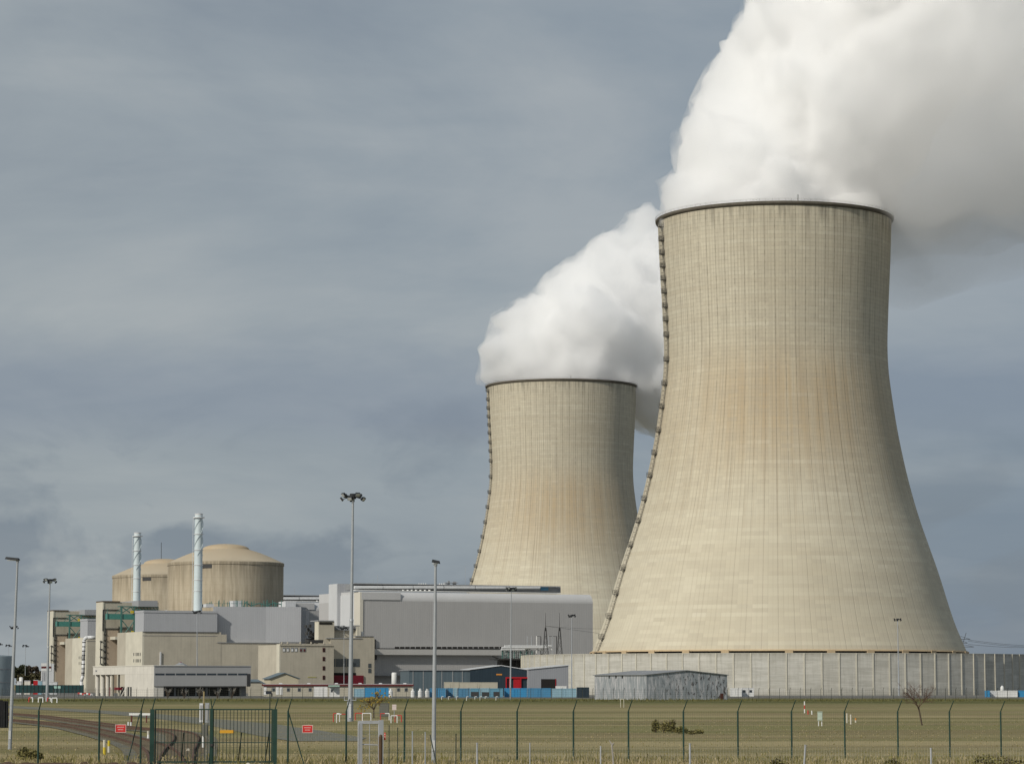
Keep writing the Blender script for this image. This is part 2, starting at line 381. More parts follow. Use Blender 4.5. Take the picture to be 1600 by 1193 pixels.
M['yellow'] = pmat('yellow_paint', (.62, .48, .04), .6)
M['green'] = pmat('green_fence_paint', (.020, .052, .040), .45, var=.2)
M['green_dk'] = pmat('dark_green_wire', (.02, .035, .028), .6)
M['fencepost'] = pmat('far_fence_steel', (.055, .06, .05), .7)
def worn(name, col, gr, lo=.42, hi=.60):
    s = NT(name); o = s.tc.outputs['Object']; n = s.noise(o, .28, 5, .7); n2 = s.noise(o, 2.4, 4, .7); c = s.mix(s.rng(n2, .3, .7), mul(col, .8), mul(col, 1.15))
    c = s.mix(s.rng(n, lo, hi, 0, .8), c, s.mix(s.rng(n2, .35, .65), mul(gr, .75), mul(gr, 1.15))); s.bump(n2, .5, .08); return s.done(c, .95, 0, .1)
M['ballast'] = worn('grassy_ballast', (.165, .16, .135), (.20, .175, .10), .42, .62)
M['path'] = worn('grassed_over_path', (.19, .19, .16), (.25, .215, .115), .5, .7)
M['silver'] = wmat('silver_post', (.46, .47, .49), .12, .25, 3, .4, .3)
M['wood'] = wmat('weathered_wood', (.115, .075, .045), .25, .3, 4, .9)
M['greywood'] = wmat('grey_split_wood', (.38, .35, .32), .2, .3, 5, .9)
M['rust'] = wmat('rusty_rail', (.115, .068, .048), .3, .1, 1, .9)
M['sleeper'] = wmat('old_sleeper', (.185, .155, .11), .3, .1, 2, .95)
M['asphalt'] = wmat('worn_asphalt', (.20, .205, .18), .14, .0, .3, .9, fine=5)
M['concyard'] = wmat('yard_surface', (.17, .165, .15), .15, 0, .1, .9)
M['soil'] = wmat('bare_soil', (.10, .055, .032), .35, 0, 1.2, .95, fine=8)
M['rock'] = wmat('pale_rock', (.62, .56, .46), .15, .1, 3, .9)
M['bark'] = wmat('bark', (.10, .075, .055), .25, .2, 3, .95)
M['twig'] = pmat('red_brown_twigs', (.105, .060, .042), .9, var=.3)
M['hills'] = wmat('distant_hill', (.07, .09, .10), .15, 0, .004, .95)
M['lblue'] = wmat('light_blue_container', (.28, .44, .52), .07, .2, .4, .5, rib=.12)
for i, c in enumerate([(.07, .25, .43), (.08, .23, .37), (.04, .27, .52), (.13, .32, .44)]):
    M['blue%d' % i] = wmat('blue_container_%s' % 'abcd'[i], c, .08, .2, .4, .5, rib=.12, dirt=(.12, .15, .17))
def leafmat(name, a, b):
    s = NT(name); o = s.tc.outputs['Object']; n = s.noise(o, 1.3, 3); n2 = s.noise(o, 9, 2)
    c = s.mix(s.rng(n, .35, .65), a, b); c = s.mix(s.rng(n2, .4, .7, 0, .5), c, mul(b, 1.25)); return s.done(c, .85, 0, .1)
M['leaf_a'] = leafmat('dark_foliage', (.050, .060, .035), (.085, .090, .050))  # far foliage colours, lightened to carry the haze of distance
M['leaf_b'] = leafmat('autumn_foliage', (.080, .078, .042), (.125, .110, .06))
M['leaf_c'] = leafmat('brown_foliage', (.070, .058, .045), (.10, .082, .06))
M['shrub'] = leafmat('shrub_leaf', (.13, .13, .045), (.23, .20, .08))
M['grass_g'] = leafmat('green_grass_blade', (.12, .12, .035), (.22, .19, .07))
M['grass_s'] = leafmat('straw_grass_blade', (.26, .21, .11), (.42, .35, .21))
M['weed'] = leafmat('fence_weed', (.085, .09, .03), (.15, .135, .055)); M['net'] = wmat('teal_windbreak', (.022, .060, .062), .2, .2, .3, .8)

def corrug_old():
    s = NT('weathered_corrugated_steel'); o = s.tc.outputs['Object']; x, y, z = s.sep(o)
    q = s.math('ADD', s.math('MULTIPLY', x, 1.329), s.math('MULTIPLY', y, -.483))
    v = s.comb(s.math('MULTIPLY', q, .9), s.math('MULTIPLY', s.math('SUBTRACT', y, x), .4), s.math('MULTIPLY', z, .16))
    n = s.noise(v, 1, 5, .7); n2 = s.noise(s.map(v, (2.3, 1, 2), (5, 1, 2)), 1, 4, .7)
    c = s.mix(s.rng(n, .35, .65), (.28, .31, .33), (.40, .42, .44))
    c = s.mix(s.rng(n2, .50, .58, 0, .85), c, (.60, .59, .60))
    r = s.math('MULTIPLY', s.rng(s.noise(s.map(v, (1.4, 1, 3.2), (9, 3, 1)), 1.3, 4, .75), .56, .60), s.rng(x, -2, 9))
    c = s.mix(s.math('MULTIPLY', r, .9), c, (.045, .035, .03))
    p = s.math('PINGPONG', q, .18); s.bump(p, .6, .08); c = s.mix(s.rng(p, 0, .06, .25, 0), c, (.10, .11, .12))
    return s.done(c, .5, .2, .4)
M['corrug'] = corrug_old()
def panel_wall_mat():
    s = NT('precast_wall_panels'); o = s.tc.outputs['Object']; x, y, z = s.sep(o)
    a = s.math('MULTIPLY', s.math('ARCTAN2', s.math('SUBTRACT', y, 90), x), 100/(2*pi)); i = s.math('FLOOR', a)
    row = s.math('FLOOR', s.math('DIVIDE', z, 2.2)); r1 = s.noise(s.comb(s.math('MULTIPLY', i, 3.7), 1, s.math('MULTIPLY', row, 5.3)), 1, 1)
    r2 = s.noise(s.comb(s.math('MULTIPLY', i, 2.3), 7, 0), 1, 1)
    v = s.comb(s.math('MULTIPLY', a, 5.65), 0, z); n1 = s.noise(s.map(v, (.25, 1, .9)), 1, 4, .6); n2 = s.noise(s.map(v, (1.1, 1, .10)), 1, 4, .65); n3 = s.noise(s.map(v, (.12, 1, 2.4)), 1, 3, .6)
    c = s.mix(s.rng(r1, .35, .65), (.43, .415, .36), (.57, .55, .485)); c = s.mix(s.rng(r2, .35, .65, 0, .5), c, (.52, .52, .49))
    c = s.mix(s.rng(n1, .42, .7, 0, .5), c, (.36, .345, .29)); c = s.mix(s.rng(n2, .5, .72, 0, .55), c, (.30, .29, .25)); c = s.mix(s.rng(n3, .5, .7, 0, .45), c, (.66, .64, .58))
    c = s.mix(s.math('MULTIPLY', s.rng(z, 12, 13.4), s.rng(n2, .3, .6, .2, .7)), c, (.27, .25, .20)); c = s.mix(s.math('MULTIPLY', s.rng(z, 2, 0), .45), c, (.28, .27, .22))
    c = s.mix(s.rng(s.math('PINGPONG', z, 1.1), 0, .05, .5, 0), c, (.2, .19, .16))
    return s.done(c, .9, 0, .15)
M['noisewall'] = panel_wall_mat()

AL = radians(25)
# ------------------------------------------------------------------ ground, road, railway
def ground():
    ys = [-300, -60, 0, 40, 80]+[100+i*2.5 for i in range(29)]+[180+i*12 for i in range(50)]+[800, 1000, 1400, 2200, 4000, 8000, 20000, 50000]
    mb = MB(); NX = 61
    for Y in ys:
        half = max(60, abs(Y)*.22)
        row = [-half+2*half*i/(NX-1) for i in range(NX)]
        row[0] = -max(400, abs(Y)*3); row[-1] = max(400, abs(Y)*3)
        for X in row:
            z = .02*mnoise.noise(Vector((X*.12, Y*.05, 0))) if 95 < Y < 700 else 0
            mb.v.append(Vector((X, Y, z-.02)))
    n = len(ys)
    for j in range(n-1):
        for i in range(NX-1): mb.f.append((j*NX+i, j*NX+i+1, (j+1)*NX+i+1, (j+1)*NX+i))
    me = bpy.data.meshes.new('ground'); me.from_pydata(mb.v, [], mb.f); me.materials.append(M['ground'])
    o = bpy.data.objects.new('ground', me); COL.objects.link(o)
    for p in me.polygons: p.use_smooth = True
    tag(o, kind='structure')
ground()
def strip(name, up, lo, z, mat, sub=6):
    """ground sheet between two edge lines, given as photo points"""
    def dens(l):
        pts = [G(*p) for p in l]; out = []
        for k in range(len(pts)-1):
            a, b = pts[k], pts[k+1]
            for q in range(sub): out.append(a.lerp(b, q/sub))
        out.append(pts[-1]); return out
    A = dens(up); B = dens(lo); mb = MB()
    vs = []
    for a, b in zip(A, B): vs += [(a.x, a.y, z), (b.x, b.y, z)]
    mb.add(vs, [(2*i, 2*i+1, 2*i+3, 2*i+2) for i in range(len(A)-1)])
    o = mb.build(name, mat); return tag(o, kind='structure')
strip('road', [(-60, 1098), (60, 1104), (150, 1108.5), (240, 1114), (330, 1122), (430, 1130.5), (500, 1140.5), (572, 1152)],
      [(-60, 1101), (60, 1108), (150, 1113), (240, 1121.5), (330, 1133), (400, 1148), (455, 1157), (560, 1157)], .006, M['path'])
strip('yard', [(-200, 1079), (600, 1079), (1300, 1079), (1900, 1079)], [(-200, 1088.6), (600, 1088.9), (1300, 1089.2), (1900, 1088.6)], .02, M['concyard'])

def track(name, pts, zo):
    Ps = [G(*p) for p in pts]
    # smooth the line
    out = []
    n = len(Ps)
    for i in range(n-1):
        p0 = Ps[max(0, i-1)]; p1 = Ps[i]; p2 = Ps[i+1]; p3 = Ps[min(n-1, i+2)]
        for k in range(12):
            t = k/12; out.append(.5*((2*p1)+(p2-p0)*t+(2*p0-5*p1+4*p2-p3)*t*t+(3*p1-p0-3*p2+p3)*t**3))
    out.append(Ps[-1]); return out
def railway(pts, zo, label, idx):
    L = track('t', pts, zo)
    bed = MB(); rail = MB(); sl_ = []; vs = []
    acc = 0
    sides = []
    for i, p in enumerate(L):
        d = (L[min(i+1, len(L)-1)]-L[max(0, i-1)]); d.z = 0; d.normalize(); s = Vector((d.y, -d.x, 0)); sides.append((d, s))
        vs += [p+s*1.9+Vector((0, 0, zo)), p-s*1.9+Vector((0, 0, zo))]
    bed.add(vs, [(2*i, 2*i+1, 2*i+3, 2*i+2) for i in range(len(L)-1)])
    for sg in (-1, 1):
        for i in range(len(L)-1):
            a = L[i]+sides[i][1]*.75*sg; b = L[i+1]+sides[i+1][1]*.75*sg
            dd = (b-a); ln = dd.length
            rail.box(((a+b)/2)+Vector((0, 0, zo+.07)), ln+.02, .09, .14, atan2(dd.y, dd.x))
    for i in range(len(L)-1):
        a, b = L[i], L[i+1]; ln = (b-a).length; k = max(1, int(ln/1.3))
        if a.y > 330: k = 0
        for q in range(k):
            c = a.lerp(b, q/k); sl_.append(MB()); sl_[-1].box(c+Vector((0, 0, zo+.01)), .26, 2.5, .05, atan2((b-a).y, (b-a).x))
    t = thing('railway_track', label, 'railway track', (L[0].x, L[0].y, 0), 'rusty sidings curving to the gate')
    bed.build('ballast_bed', M['ballast'], t); rail.build('rails', M['rust'], t)
    for q in sl_: q.build('sleeper', M['sleeper'], t)
railway([(-60, 1111), (20, 1116), (65, 1119.5), (128, 1128), (200, 1137.5), (255, 1141.5), (284, 1147), (291, 1154), (287, 1164), (279, 1176), (272, 1200)], .012,
        'rusty rail track farther from the fence, sweeping round towards the green gate', 0)
railway([(-60, 1122), (20, 1126), (70, 1130.5), (120, 1136.5), (165, 1146), (205, 1156), (236, 1166), (254, 1178), (262, 1200)], .02,
        'rusty rail track nearer the fence, running to the green gate', 1)

# ------------------------------------------------------------------ cooling towers
T1 = Vector((P(1213, 700, 1018).x, 1018, 0)); T2 = Vector((P(877.5, 700, 1594).x, 1594, 0))
PROF = [(65.3, 14.7), (61.0, 25.5), (56.0, 42), (48.5, 65), (43.5, 86.5), (40.1, 109), (39.4, 120), (39.8, 133), (40.8, 152), (41.4, 167.35)]
def rad(z):
    n = len(PROF)
    for i in range(n-1):
        if z <= PROF[i+1][1] or i == n-2:
            p0 = PROF[max(0, i-1)]; p1 = PROF[i]; p2 = PROF[i+1]; p3 = PROF[min(n-1, i+2)]
            t = (z-p1[1])/(p2[1]-p1[1]); t = max(0, min(1, t)); h = p2[1]-p1[1]
            m1 = (p2[0]-p0[0])/(p2[1]-p0[1])*h if p2 != p0 else 0; m2 = (p3[0]-p1[0])/(p3[1]-p1[1])*h
            return (2*t**3-3*t*t+1)*p1[0]+(t**3-2*t*t+t)*m1+(-2*t**3+3*t*t)*p2[0]+(t**3-t*t)*m2
def cooling_tower():
    c = T1
    t = thing('cooling_tower', 'nearer and larger cooling tower, right, standing inside the ring of pale concrete panels', 'cooling tower', c, 'hyperboloid cooling towers')
    zs = [14.7+(167.35-14.7)*i/70 for i in range(71)]
    MB().lathe(c, [(rad(z), z) for z in zs], 288).build('shell', M['shell'], t, True)
    MB().lathe(c, [(rad(z)-.5, z) for z in zs], 96).build('inner_face', M['inner'], t, True)
    MB().lathe(c, [(41.2, 166.2), (42.0, 166.6), (42.2, 166.9), (42.2, 167.6), (40.6, 167.6), (40.6, 166.5)], 144).build('rim', M['rim'], t)
    r = MB()
    for k in range(120):
        a = 2*pi*k/120; x, y = c.x+42.3*cos(a), c.y+42.3*sin(a); r.cyl((x, y, 167.5), (x, y, 168.4), .03, seg=4)
    for z in (168.0, 168.4):
        r.lathe(c, [(42.25, z), (42.29, z), (42.29, z+.04), (42.25, z+.04)], 120, True)
    r.build('railing', M['ladder'], t)
    # lower ring: recess, blocks, basin wall
    MB().lathe(c, [(64.9, -.3), (64.9, 12.3)], 96).build('basin_wall', M['cream'], t)
    MB().lathe(c, [(65.2, 14.7), (63.9, 14.5), (63.9, 12.3), (65.9, 12.3), (65.9, 13.3), (64.6, 13.3)], 144).build('base_ring', M['dark'], t)  # near-black colour stands for the shade in the gap under the shell
    for k in range(30):
        a = radians(-90-2.2+k*12.2 if k < 29 else -94+180)
        w = .02
        b = MB(); pts = [(c.x+rr*cos(a+q*w), c.y+rr*sin(a+q*w)) for rr, q in ((64.0, -1), (66.1, -1), (66.1, 1), (64.0, 1))]
        b.prism(pts, 12.2, 14.75); b.build('corbel', M['corb'], t)
    b = MB(); b.lathe(c, [(64.7, 14.45), (65.9, 14.45), (65.6, 14.95), (64.7, 14.95)], 144, True).build('lip', M['corb'], t)
    # ladder with landings on the left flank
    az = radians(-90-76.5); L = MB(); Rl = MB(); u = Vector((cos(az), sin(az), 0)); s = Vector((-u.y, u.x, 0))
    def lp(z, o, w): return Vector((c.x, c.y, z))+u*(rad(min(z, 166))+o)+s*w
    zz = 14.5
    while zz < 163:
        z2 = min(zz+1.6, 164)
        for w in (-.5, .5):
            for o_ in (.45, 1.25): Rl.cyl(lp(zz, o_, w), lp(z2, o_, w), .075, seg=4, cap=False)
        L.cyl(lp(zz, .3, 0), lp(z2, .3, 0), .16, seg=4, cap=False)
        L.cyl(lp(zz, 1.25, -.5), lp(zz, 1.25, .5), .07, seg=4, cap=False)
        L.cyl(lp(zz+.8, .45, -.5), lp(zz+.8, .45, .5), .06, seg=4, cap=False)
        L.cyl(lp(zz, .45, .5), lp(zz, 1.25, .5), .06, seg=4, cap=False); L.cyl(lp(zz, .45, -.5), lp(zz, 1.25, -.5), .06, seg=4, cap=False)
        zz += 1.6
    Rl.build('ladder_cage', M['ladder_rail'], t); L.build('ladder', M['ladder'], t)
    for y in (361, 382, 403, 423, 443, 463, 485, 506, 530, 568, 605, 641, 678, 713, 748, 784, 818, 856, 892, 930, 966, 998):
        z = EYE+slopes(1000, y)[1]*1018*1.0
        p = MB(); p.add([lp(z+dz, o_, w) for dz in (-.12, .12) for o_, w in ((.0, -1.1), (1.6, -.95), (1.6, .95), (.0, 1.1))],
              [(3,2,1,0), (4,5,6,7), (0,1,5,4), (1,2,6,5), (2,3,7,6), (3,0,4,7)])
        for o_, w in ((.1, -1.05), (1.55, -.9), (1.55, .9), (.1, 1.05), (1, 1.05), (1, -1.05), (1.85, 0)):
            p.cyl(lp(z, o_, w), lp(z, o_, w)+Vector((0, 0, 1.5)), .07, seg=4)
        for h in (.55, 1.0, 1.5):
            q = [lp(z, o_, w)+Vector((0, 0, h)) for o_, w in ((.1, -1.05), (1.55, -.9), (1.55, .9), (.1, 1.05))]
            p.path(q, .07, 4)
        p.cyl(lp(z-.9, 0, 0), lp(z, 1.5, 0), .1, seg=4)
        p.build('landing', M['ladder'], t)
    m = MB(); a = radians(-84)
    m.cyl((c.x+42*cos(a), c.y+42*sin(a), 167.6), (c.x+42*cos(a), c.y+42*sin(a), 169.8), .12, seg=5).build('rim_mast', M['ladder'], t)
    return t
M['corb'] = wmat('tan_concrete', (.52, .40, .25), .08, .1, .5)
tower = cooling_tower()
tower2 = clone(tower, T2, 'farther and smaller cooling tower, left of the larger one, half hidden by the turbine hall')

def steam_mat(name, dens, aniso=.0, wisp=None):
    m = bpy.data.materials.new(name); m.use_nodes = True; nt = m.node_tree; nt.nodes.clear()
    out = nt.nodes.new('ShaderNodeOutputMaterial'); v = nt.nodes.new('ShaderNodeVolumePrincipled')
    v.inputs['Color'].default_value = (.998, .998, .998, 1); v.inputs['Density'].default_value = dens; v.inputs['Anisotropy'].default_value = aniso
    if wisp:
        tc = nt.nodes.new('ShaderNodeTexCoord'); n = nt.nodes.new('ShaderNodeTexNoise'); n.inputs['Scale'].default_value = wisp; n.inputs['Detail'].default_value = 3
        r = nt.nodes.new('ShaderNodeMapRange'); r.inputs[1].default_value = .40; r.inputs[2].default_value = .66; r.inputs[3].default_value = 0; r.inputs[4].default_value = dens*2
        nt.links.new(tc.outputs['Object'], n.inputs['Vector']); nt.links.new(n.outputs['Fac'], r.inputs[0]); nt.links.new(r.outputs[0], v.inputs['Density'])
    nt.links.new(v.outputs[0], out.inputs['Volume']); return m
ICO = {}
for k in (1, 2, 3):
    bm = bmesh.new(); bmesh.ops.create_icosphere(bm, subdivisions=k, radius=1)
    ICO[k] = ([v.co.copy() for v in bm.verts], [tuple(v.index for v in f.verts) for f in bm.faces]); bm.free()
def plume(name, cores, seed, voxel, mat, label, cat, levels=2, parent=None, amp=1.0, group=None, grow=0):
    rnd = random.Random(seed); sph = []
    for px, py, d, rp in cores:
        c = P(px, py, d); r = rp*d/F; sph.append((c, r, 0))
    full = list(sph); cur = sph
    for lv in range(levels):
        nx = []
        for c, r, _ in cur:
            for k in range(11 if lv == 0 else 7):
                v = Vector((rnd.gauss(0, 1), rnd.gauss(0, 1), rnd.gauss(0, 1)+.2)).normalized()
                nr = r*rnd.uniform(.2, .42); nx.append((c+v*(r*.98-nr*.15), nr, 0))
        full += nx; cur = nx
    me = bpy.data.meshes.new(name); V = []; Fc = []
    for c, r, _ in full:
        if r < 1.6: continue
        vs, fs = ICO[1 if r < 9 else 2 if r < 25 else 3]; b0 = len(V)
        V += [c+v*r for v in vs]; Fc += [(x+b0, y+b0, z+b0) for x, y, z in fs]
    me.from_pydata(V, [], Fc)
    tmp = bpy.data.objects.new('tmp', me); COL.objects.link(tmp)
    md = tmp.modifiers.new('r', 'REMESH'); md.mode = 'VOXEL'; md.voxel_size = voxel; md.use_smooth_shade = True
    s = tmp.modifiers.new('s', 'SMOOTH'); s.iterations = 1; s.factor = .5
    def evald(ob):
        dg = bpy.context.evaluated_depsgraph_get(); m_ = bpy.data.meshes.new_from_object(ob.evaluated_get(dg)); bpy.data.objects.remove(ob); return m_
    m2 = evald(tmp)
    # billow: push the skin in and out along its normal with turbulent noise
    nrm = [v.normal.copy() for v in m2.vertices]
    for v, n in zip(m2.vertices, nrm):
        q = v.co+Vector((mnoise.noise(v.co*.05), mnoise.noise(v.co*.05+Vector((9, 0, 0))), 0))*6
        t = .42-mnoise.voronoi(q*.055)[0][0]; t2 = .42-mnoise.voronoi(q*.12)[0][0]; t3 = .42-mnoise.voronoi(q*.25)[0][0]; t4 = .42-mnoise.voronoi(q*.55)[0][0]
        v.co = v.co+n*((t*13+t2*10+t3*5+t4*2.4+1.5)*amp+grow*(.4+1.3*max(0, mnoise.noise(q*.06+Vector((5, 5, 5)))+.35)))
    tmp = bpy.data.objects.new('tmp', m2); COL.objects.link(tmp)
    md = tmp.modifiers.new('r', 'REMESH'); md.mode = 'VOXEL'; md.voxel_size = voxel*.8; md.use_smooth_shade = True
    m2 = evald(tmp)
    # keep only the outer skin (drop inner voids and loose crumbs)
    n = len(m2.vertices); par = list(range(n))
    def find(x):
        while par[x] != x: par[x] = par[par[x]]; x = par[x]
        return x
    for e in m2.edges:
        i, j = find(e.vertices[0]), find(e.vertices[1])
        if i != j: par[i] = j
    from collections import Counter
    root = Counter(find(i) for i in range(n)).most_common(1)[0][0]
    bm = bmesh.new(); bm.from_mesh(m2); bm.verts.ensure_lookup_table()
    bmesh.ops.delete(bm, geom=[v for v in bm.verts if find(v.index) != root], context='VERTS'); bm.to_mesh(m2); bm.free()
    m2.materials.clear(); m2.materials.append(mat)
    o0 = P(*cores[0][:3]); 
    for v in m2.vertices: v.co -= o0
    o = bpy.data.objects.new(name, m2); COL.objects.link(o); o.location = o0
    if parent: o.parent = parent; o.location = o0-parent.location
    else: tag(o, label, cat, group)
    for p in m2.polygons: p.use_smooth = True
    return o
M['steam'] = steam_mat('steam', .18); M['steam2'] = steam_mat('steam_far', .11); M['soft'] = steam_mat('soft_steam', .024); M['soft2'] = steam_mat('softer_steam', .014); M['veil'] = steam_mat('thin_steam', .017, 0, .022); M['veil2'] = steam_mat('thinnest_steam', .009); M['fringe'] = steam_mat('steam_fringe', .055, 0, .075)
A_ = [(1200, 340, 1018, 128), (1120, 340, 1020, 72), (1290, 350, 1015, 84), (1062, 332, 1018, 36), (1100, 300, 1030, 56), (1195, 250, 1030, 125), (1290, 250, 1035, 125),
      (1340, 335, 1030, 50), (1108, 240, 1035, 44), (1145, 185, 1040, 64), (1240, 130, 1040, 130), (1330, 150, 1025, 155), (1092, 200, 1035, 22), (1075, 262, 1032, 22),
      (1220, 60, 1050, 62), (1185, 70, 1045, 30), (1300, 0, 1040, 130), (1420, 30, 1010, 150), (1400, -90, 1020, 150), (1260, -60, 1050, 100), (1520, 20, 1000, 130)]
pl1 = plume('steam_plume', A_, 3, 1.8, M['steam'], 'huge white steam cloud billowing from the nearer larger cooling tower to the top right', 'steam plume', group='steam plumes of the towers', amp=.8)
plume('vapour_fringe', A_, 3, 4, M['fringe'], None, None, 2, pl1, .9, grow=2.6)
S_ = [(1400, 180, 1000, 150), (1500, 120, 990, 165), (1590, 60, 985, 190), (1600, -60, 985, 200), (1560, 190, 990, 130), (1450, 250, 1000, 110), (1390, 300, 1020, 80), (1660, 150, 985, 170),
      (1480, 300, 1010, 80), (1570, 262, 1000, 85), (1670, 232, 1000, 90), (1700, 0, 985, 180)]
plume('drifting_steam', S_, 15, 5, M['soft'], None, None, 1, pl1, .7)
plume('drifting_steam', [(x+10, y+24, d+8, r*1.12) for x, y, d, r in S_], 16, 6, M['soft2'], None, None, 1, pl1, .5)
B_ = [(872, 596, 1594, 80), (806, 578, 1594, 36), (785, 548, 1590, 38), (800, 505, 1595, 34), (832, 488, 1600, 36), (900, 530, 1600, 95), (905, 468, 1605, 48), (950, 470, 1610, 80), (945, 575, 1600, 66),
      (985, 420, 1620, 54), (950, 380, 1620, 27), (1060, 520, 1630, 125), (1130, 440, 1640, 92), (1180, 500, 1650, 110), (992, 372, 1620, 26), (972, 366, 1618, 18), (1030, 400, 1625, 62), (902, 446, 1605, 30), (926, 404, 1612, 28), (1012, 350, 1622, 26), (826, 470, 1600, 24), (772, 586, 1592, 20), (1000, 620, 1610, 40), (1060, 600, 1630, 90)]
pl2 = plume('steam_plume', B_, 9, 2.4, M['steam2'], 'smaller white steam cloud rising from the farther cooling tower, passing behind the nearer one', 'steam plume', group='steam plumes of the towers', amp=.9)
plume('vapour_fringe', B_, 9, 5, M['fringe'], None, None, 2, pl2, .9, grow=3.2)
V_ = [(1395, 360, 1030, 55), (1440, 360, 1040, 80), (1520, 342, 1050, 82), (1600, 312, 1060, 85), (1690, 285, 1060, 90), (1405, 415, 1050, 48), (1460, 400, 1055, 50), (1370, 400, 1060, 50)]
plume('drifting_veil', V_, 5, 6, M['veil'], None, None, 1, pl1, .6)
plume('drifting_veil', [(x, y+14, d, r*1.28) for x, y, d, r in V_], 25, 7, M['veil2'], None, None, 1, pl1, .6)
V2 = [(1015, 640, 1680, 55), (1060, 660, 1690, 60), (772, 620, 1640, 30), (757, 610, 1640, 28), (1040, 600, 1680, 70)]
plume('drifting_veil', V2, 6, 6, M['veil'], None, None, 1, pl2, 1.6)

# ------------------------------------------------------------------ ring of precast panels round the near tower
def ring_wall():
    R = 90; n = 100
    t = thing('concrete_panel_wall', 'long curved wall of pale precast concrete panels ringing the larger cooling tower', 'wall', (T1.x, T1.y-R, 0))
    p = MB(); p.lathe(T1, [(R, -.3), (R, 13.4), (R-.35, 13.4), (R-.35, -.3)], 100, True)
    # rotate the panel joints onto the posts: lathe starts at angle 0, posts sit on the joints
    p.build('panels', M['noisewall'], t)
    for k in range(n):
        a = 2*pi*k/n; f = Fr(800, 1, a+pi/2); f.O = Vector((T1.x+R*cos(a), T1.y+R*sin(a), 0))
        m = MB(); m.fbox(f, -.2, .2, -.45, .24, -.3, 13.5); m.build('post', M['wallpost'], t)
    c = MB(); c.lathe(T1, [(R+.02, 13.4), (R+.02, 13.52), (R-.37, 13.52), (R-.37, 13.4)], 100, True); c.build('coping', M['wallpost'], t)
ring_wall()

# ------------------------------------------------------------------ reactor units (unit two is a moved copy of unit one)
FB = Fr(223, 1150, AL)                  # long front of the nuclear auxiliary block
FL = FB.left()                          # its left end face
dT = FL.d(160); FT = Fr(160, dT, AL)
OFF = Vector((slopes(74, 1040)[0]*FL.d(150)/.8915, FL.d(150)/.8915, 0))-Vector((slopes(150, 1040)[0]*FL.d(150), FL.d(150), 0))
UNIT = []
def containment():
    d = 1236; c = Vector((slopes(352, 960)[0]*d, d, 0)); r = 90*d/F
    t = thing('reactor_building', 'nearer domed reactor building of streaked ochre concrete, right behind the taller white stack', 'reactor building', c, 'domed reactor buildings')
    H = 54.8
    MB().lathe(c, [(r, -.2), (r, H-1.2), (r+.25, H-1.2), (r+.25, H)], 96).build('wall', M['dome'], t, False)
    prof = [(r+.25, H), (r-.6, H+.35)]
    for i in range(1, 12):
        q = i/12; rr = (r-.6)*(1-q)+.42*r*q; prof.append((rr, H+.35+5.3*(1-(1-q)**1.25)))
    prof += [(.42*r, H+5.75), (.40*r, H+6.1)]+[(.40*r*cos(k*pi/16), H+6.1+2.2*sin(k*pi/16)) for k in range(1, 9)]
    MB().lathe(c, prof, 96).build('dome', M['dome'], t, True)
    m = MB(); fr = Fr(322, d-r*.93, radians(-10)); m.rect(fr, 316, 881, 331, 887, -2, 1.2); m.rect(fr, 318, 877, 329, 880, -1, .3); m.rect(fr, 316, 893, 324, 896, -3, .5)
    m.build('inspection_platform', M['steel'], t)
    return t
def stack():
    d = FB.d(309)+9; c = P(309, 952, d); zb = c.z-1.5; zt = P(309, 802, d).z; r = 6.9*d/F
    t = thing('vent_stack', 'taller white vent stack with spiral strakes in front of the nearer dome', 'chimney', (c.x, c.y, zb), 'white vent stacks')
    MB().cyl((c.x, c.y, zb), (c.x, c.y, zt-.6), r, r*.88, 28, False).build('shaft', M['stack'], t, True)
    MB().lathe((c.x, c.y, zt-1.9), [(r*.9, 0), (r*1.35, .15), (r*1.35, .45), (r*.9, .5)], 28).lathe((c.x, c.y, zt-.9), [(r*.86, 0), (r*.95, .9), (r*.7, .9), (r*.7, 0)], 28).build('cap', M['pipe'], t)
    for zf in (.22, .33, .48, .63, .79):
        z = zb+(zt-zb)*zf; MB().lathe((c.x, c.y, z), [(r*.95, 0), (r*1.08, .05), (r*1.08, .3), (r*.95, .35)], 28).build('flange', M['pipe'], t)
    for k in range(3):
        s = MB(); pr = None
        for i in range(41):
            z = zb+(zt-zb)*(.58+.37*i/40); a = 2*pi*k/3+.4+i*1.5*pi/40; R = r*.97
            q = [(c.x+R*cos(a), c.y+R*sin(a), z-.14), (c.x+(R+.16)*cos(a), c.y+(R+.16)*sin(a), z-.1), (c.x+(R+.16)*cos(a), c.y+(R+.16)*sin(a), z+.12), (c.x+R*cos(a), c.y+R*sin(a), z+.14)]
            if pr: s.add(pr+q, [(0,1,5,4), (1,2,6,5), (2,3,7,6)])
            pr = q
        s.build('strake', M['stack'], t)
    l = MB(); x = c.x-r*1.25
    for s_ in (-.3, .3): l.cyl((x, c.y+s_-.5, zb), (x, c.y+s_-.5, zt-2), .06, seg=4)
    zz = zb
    while zz < zt-2: l.box((x, c.y-.5, zz), .1, .6, .06); l.box((x+.3, c.y-.5, zz), .6, .06, .06) if int(zz) % 6 == 0 else None; zz += .5
    l.build('ladder', M['pipe'], t)
    return t
def gate_frame():
    """green steel hoist frame standing before the fuel tower"""
    pass
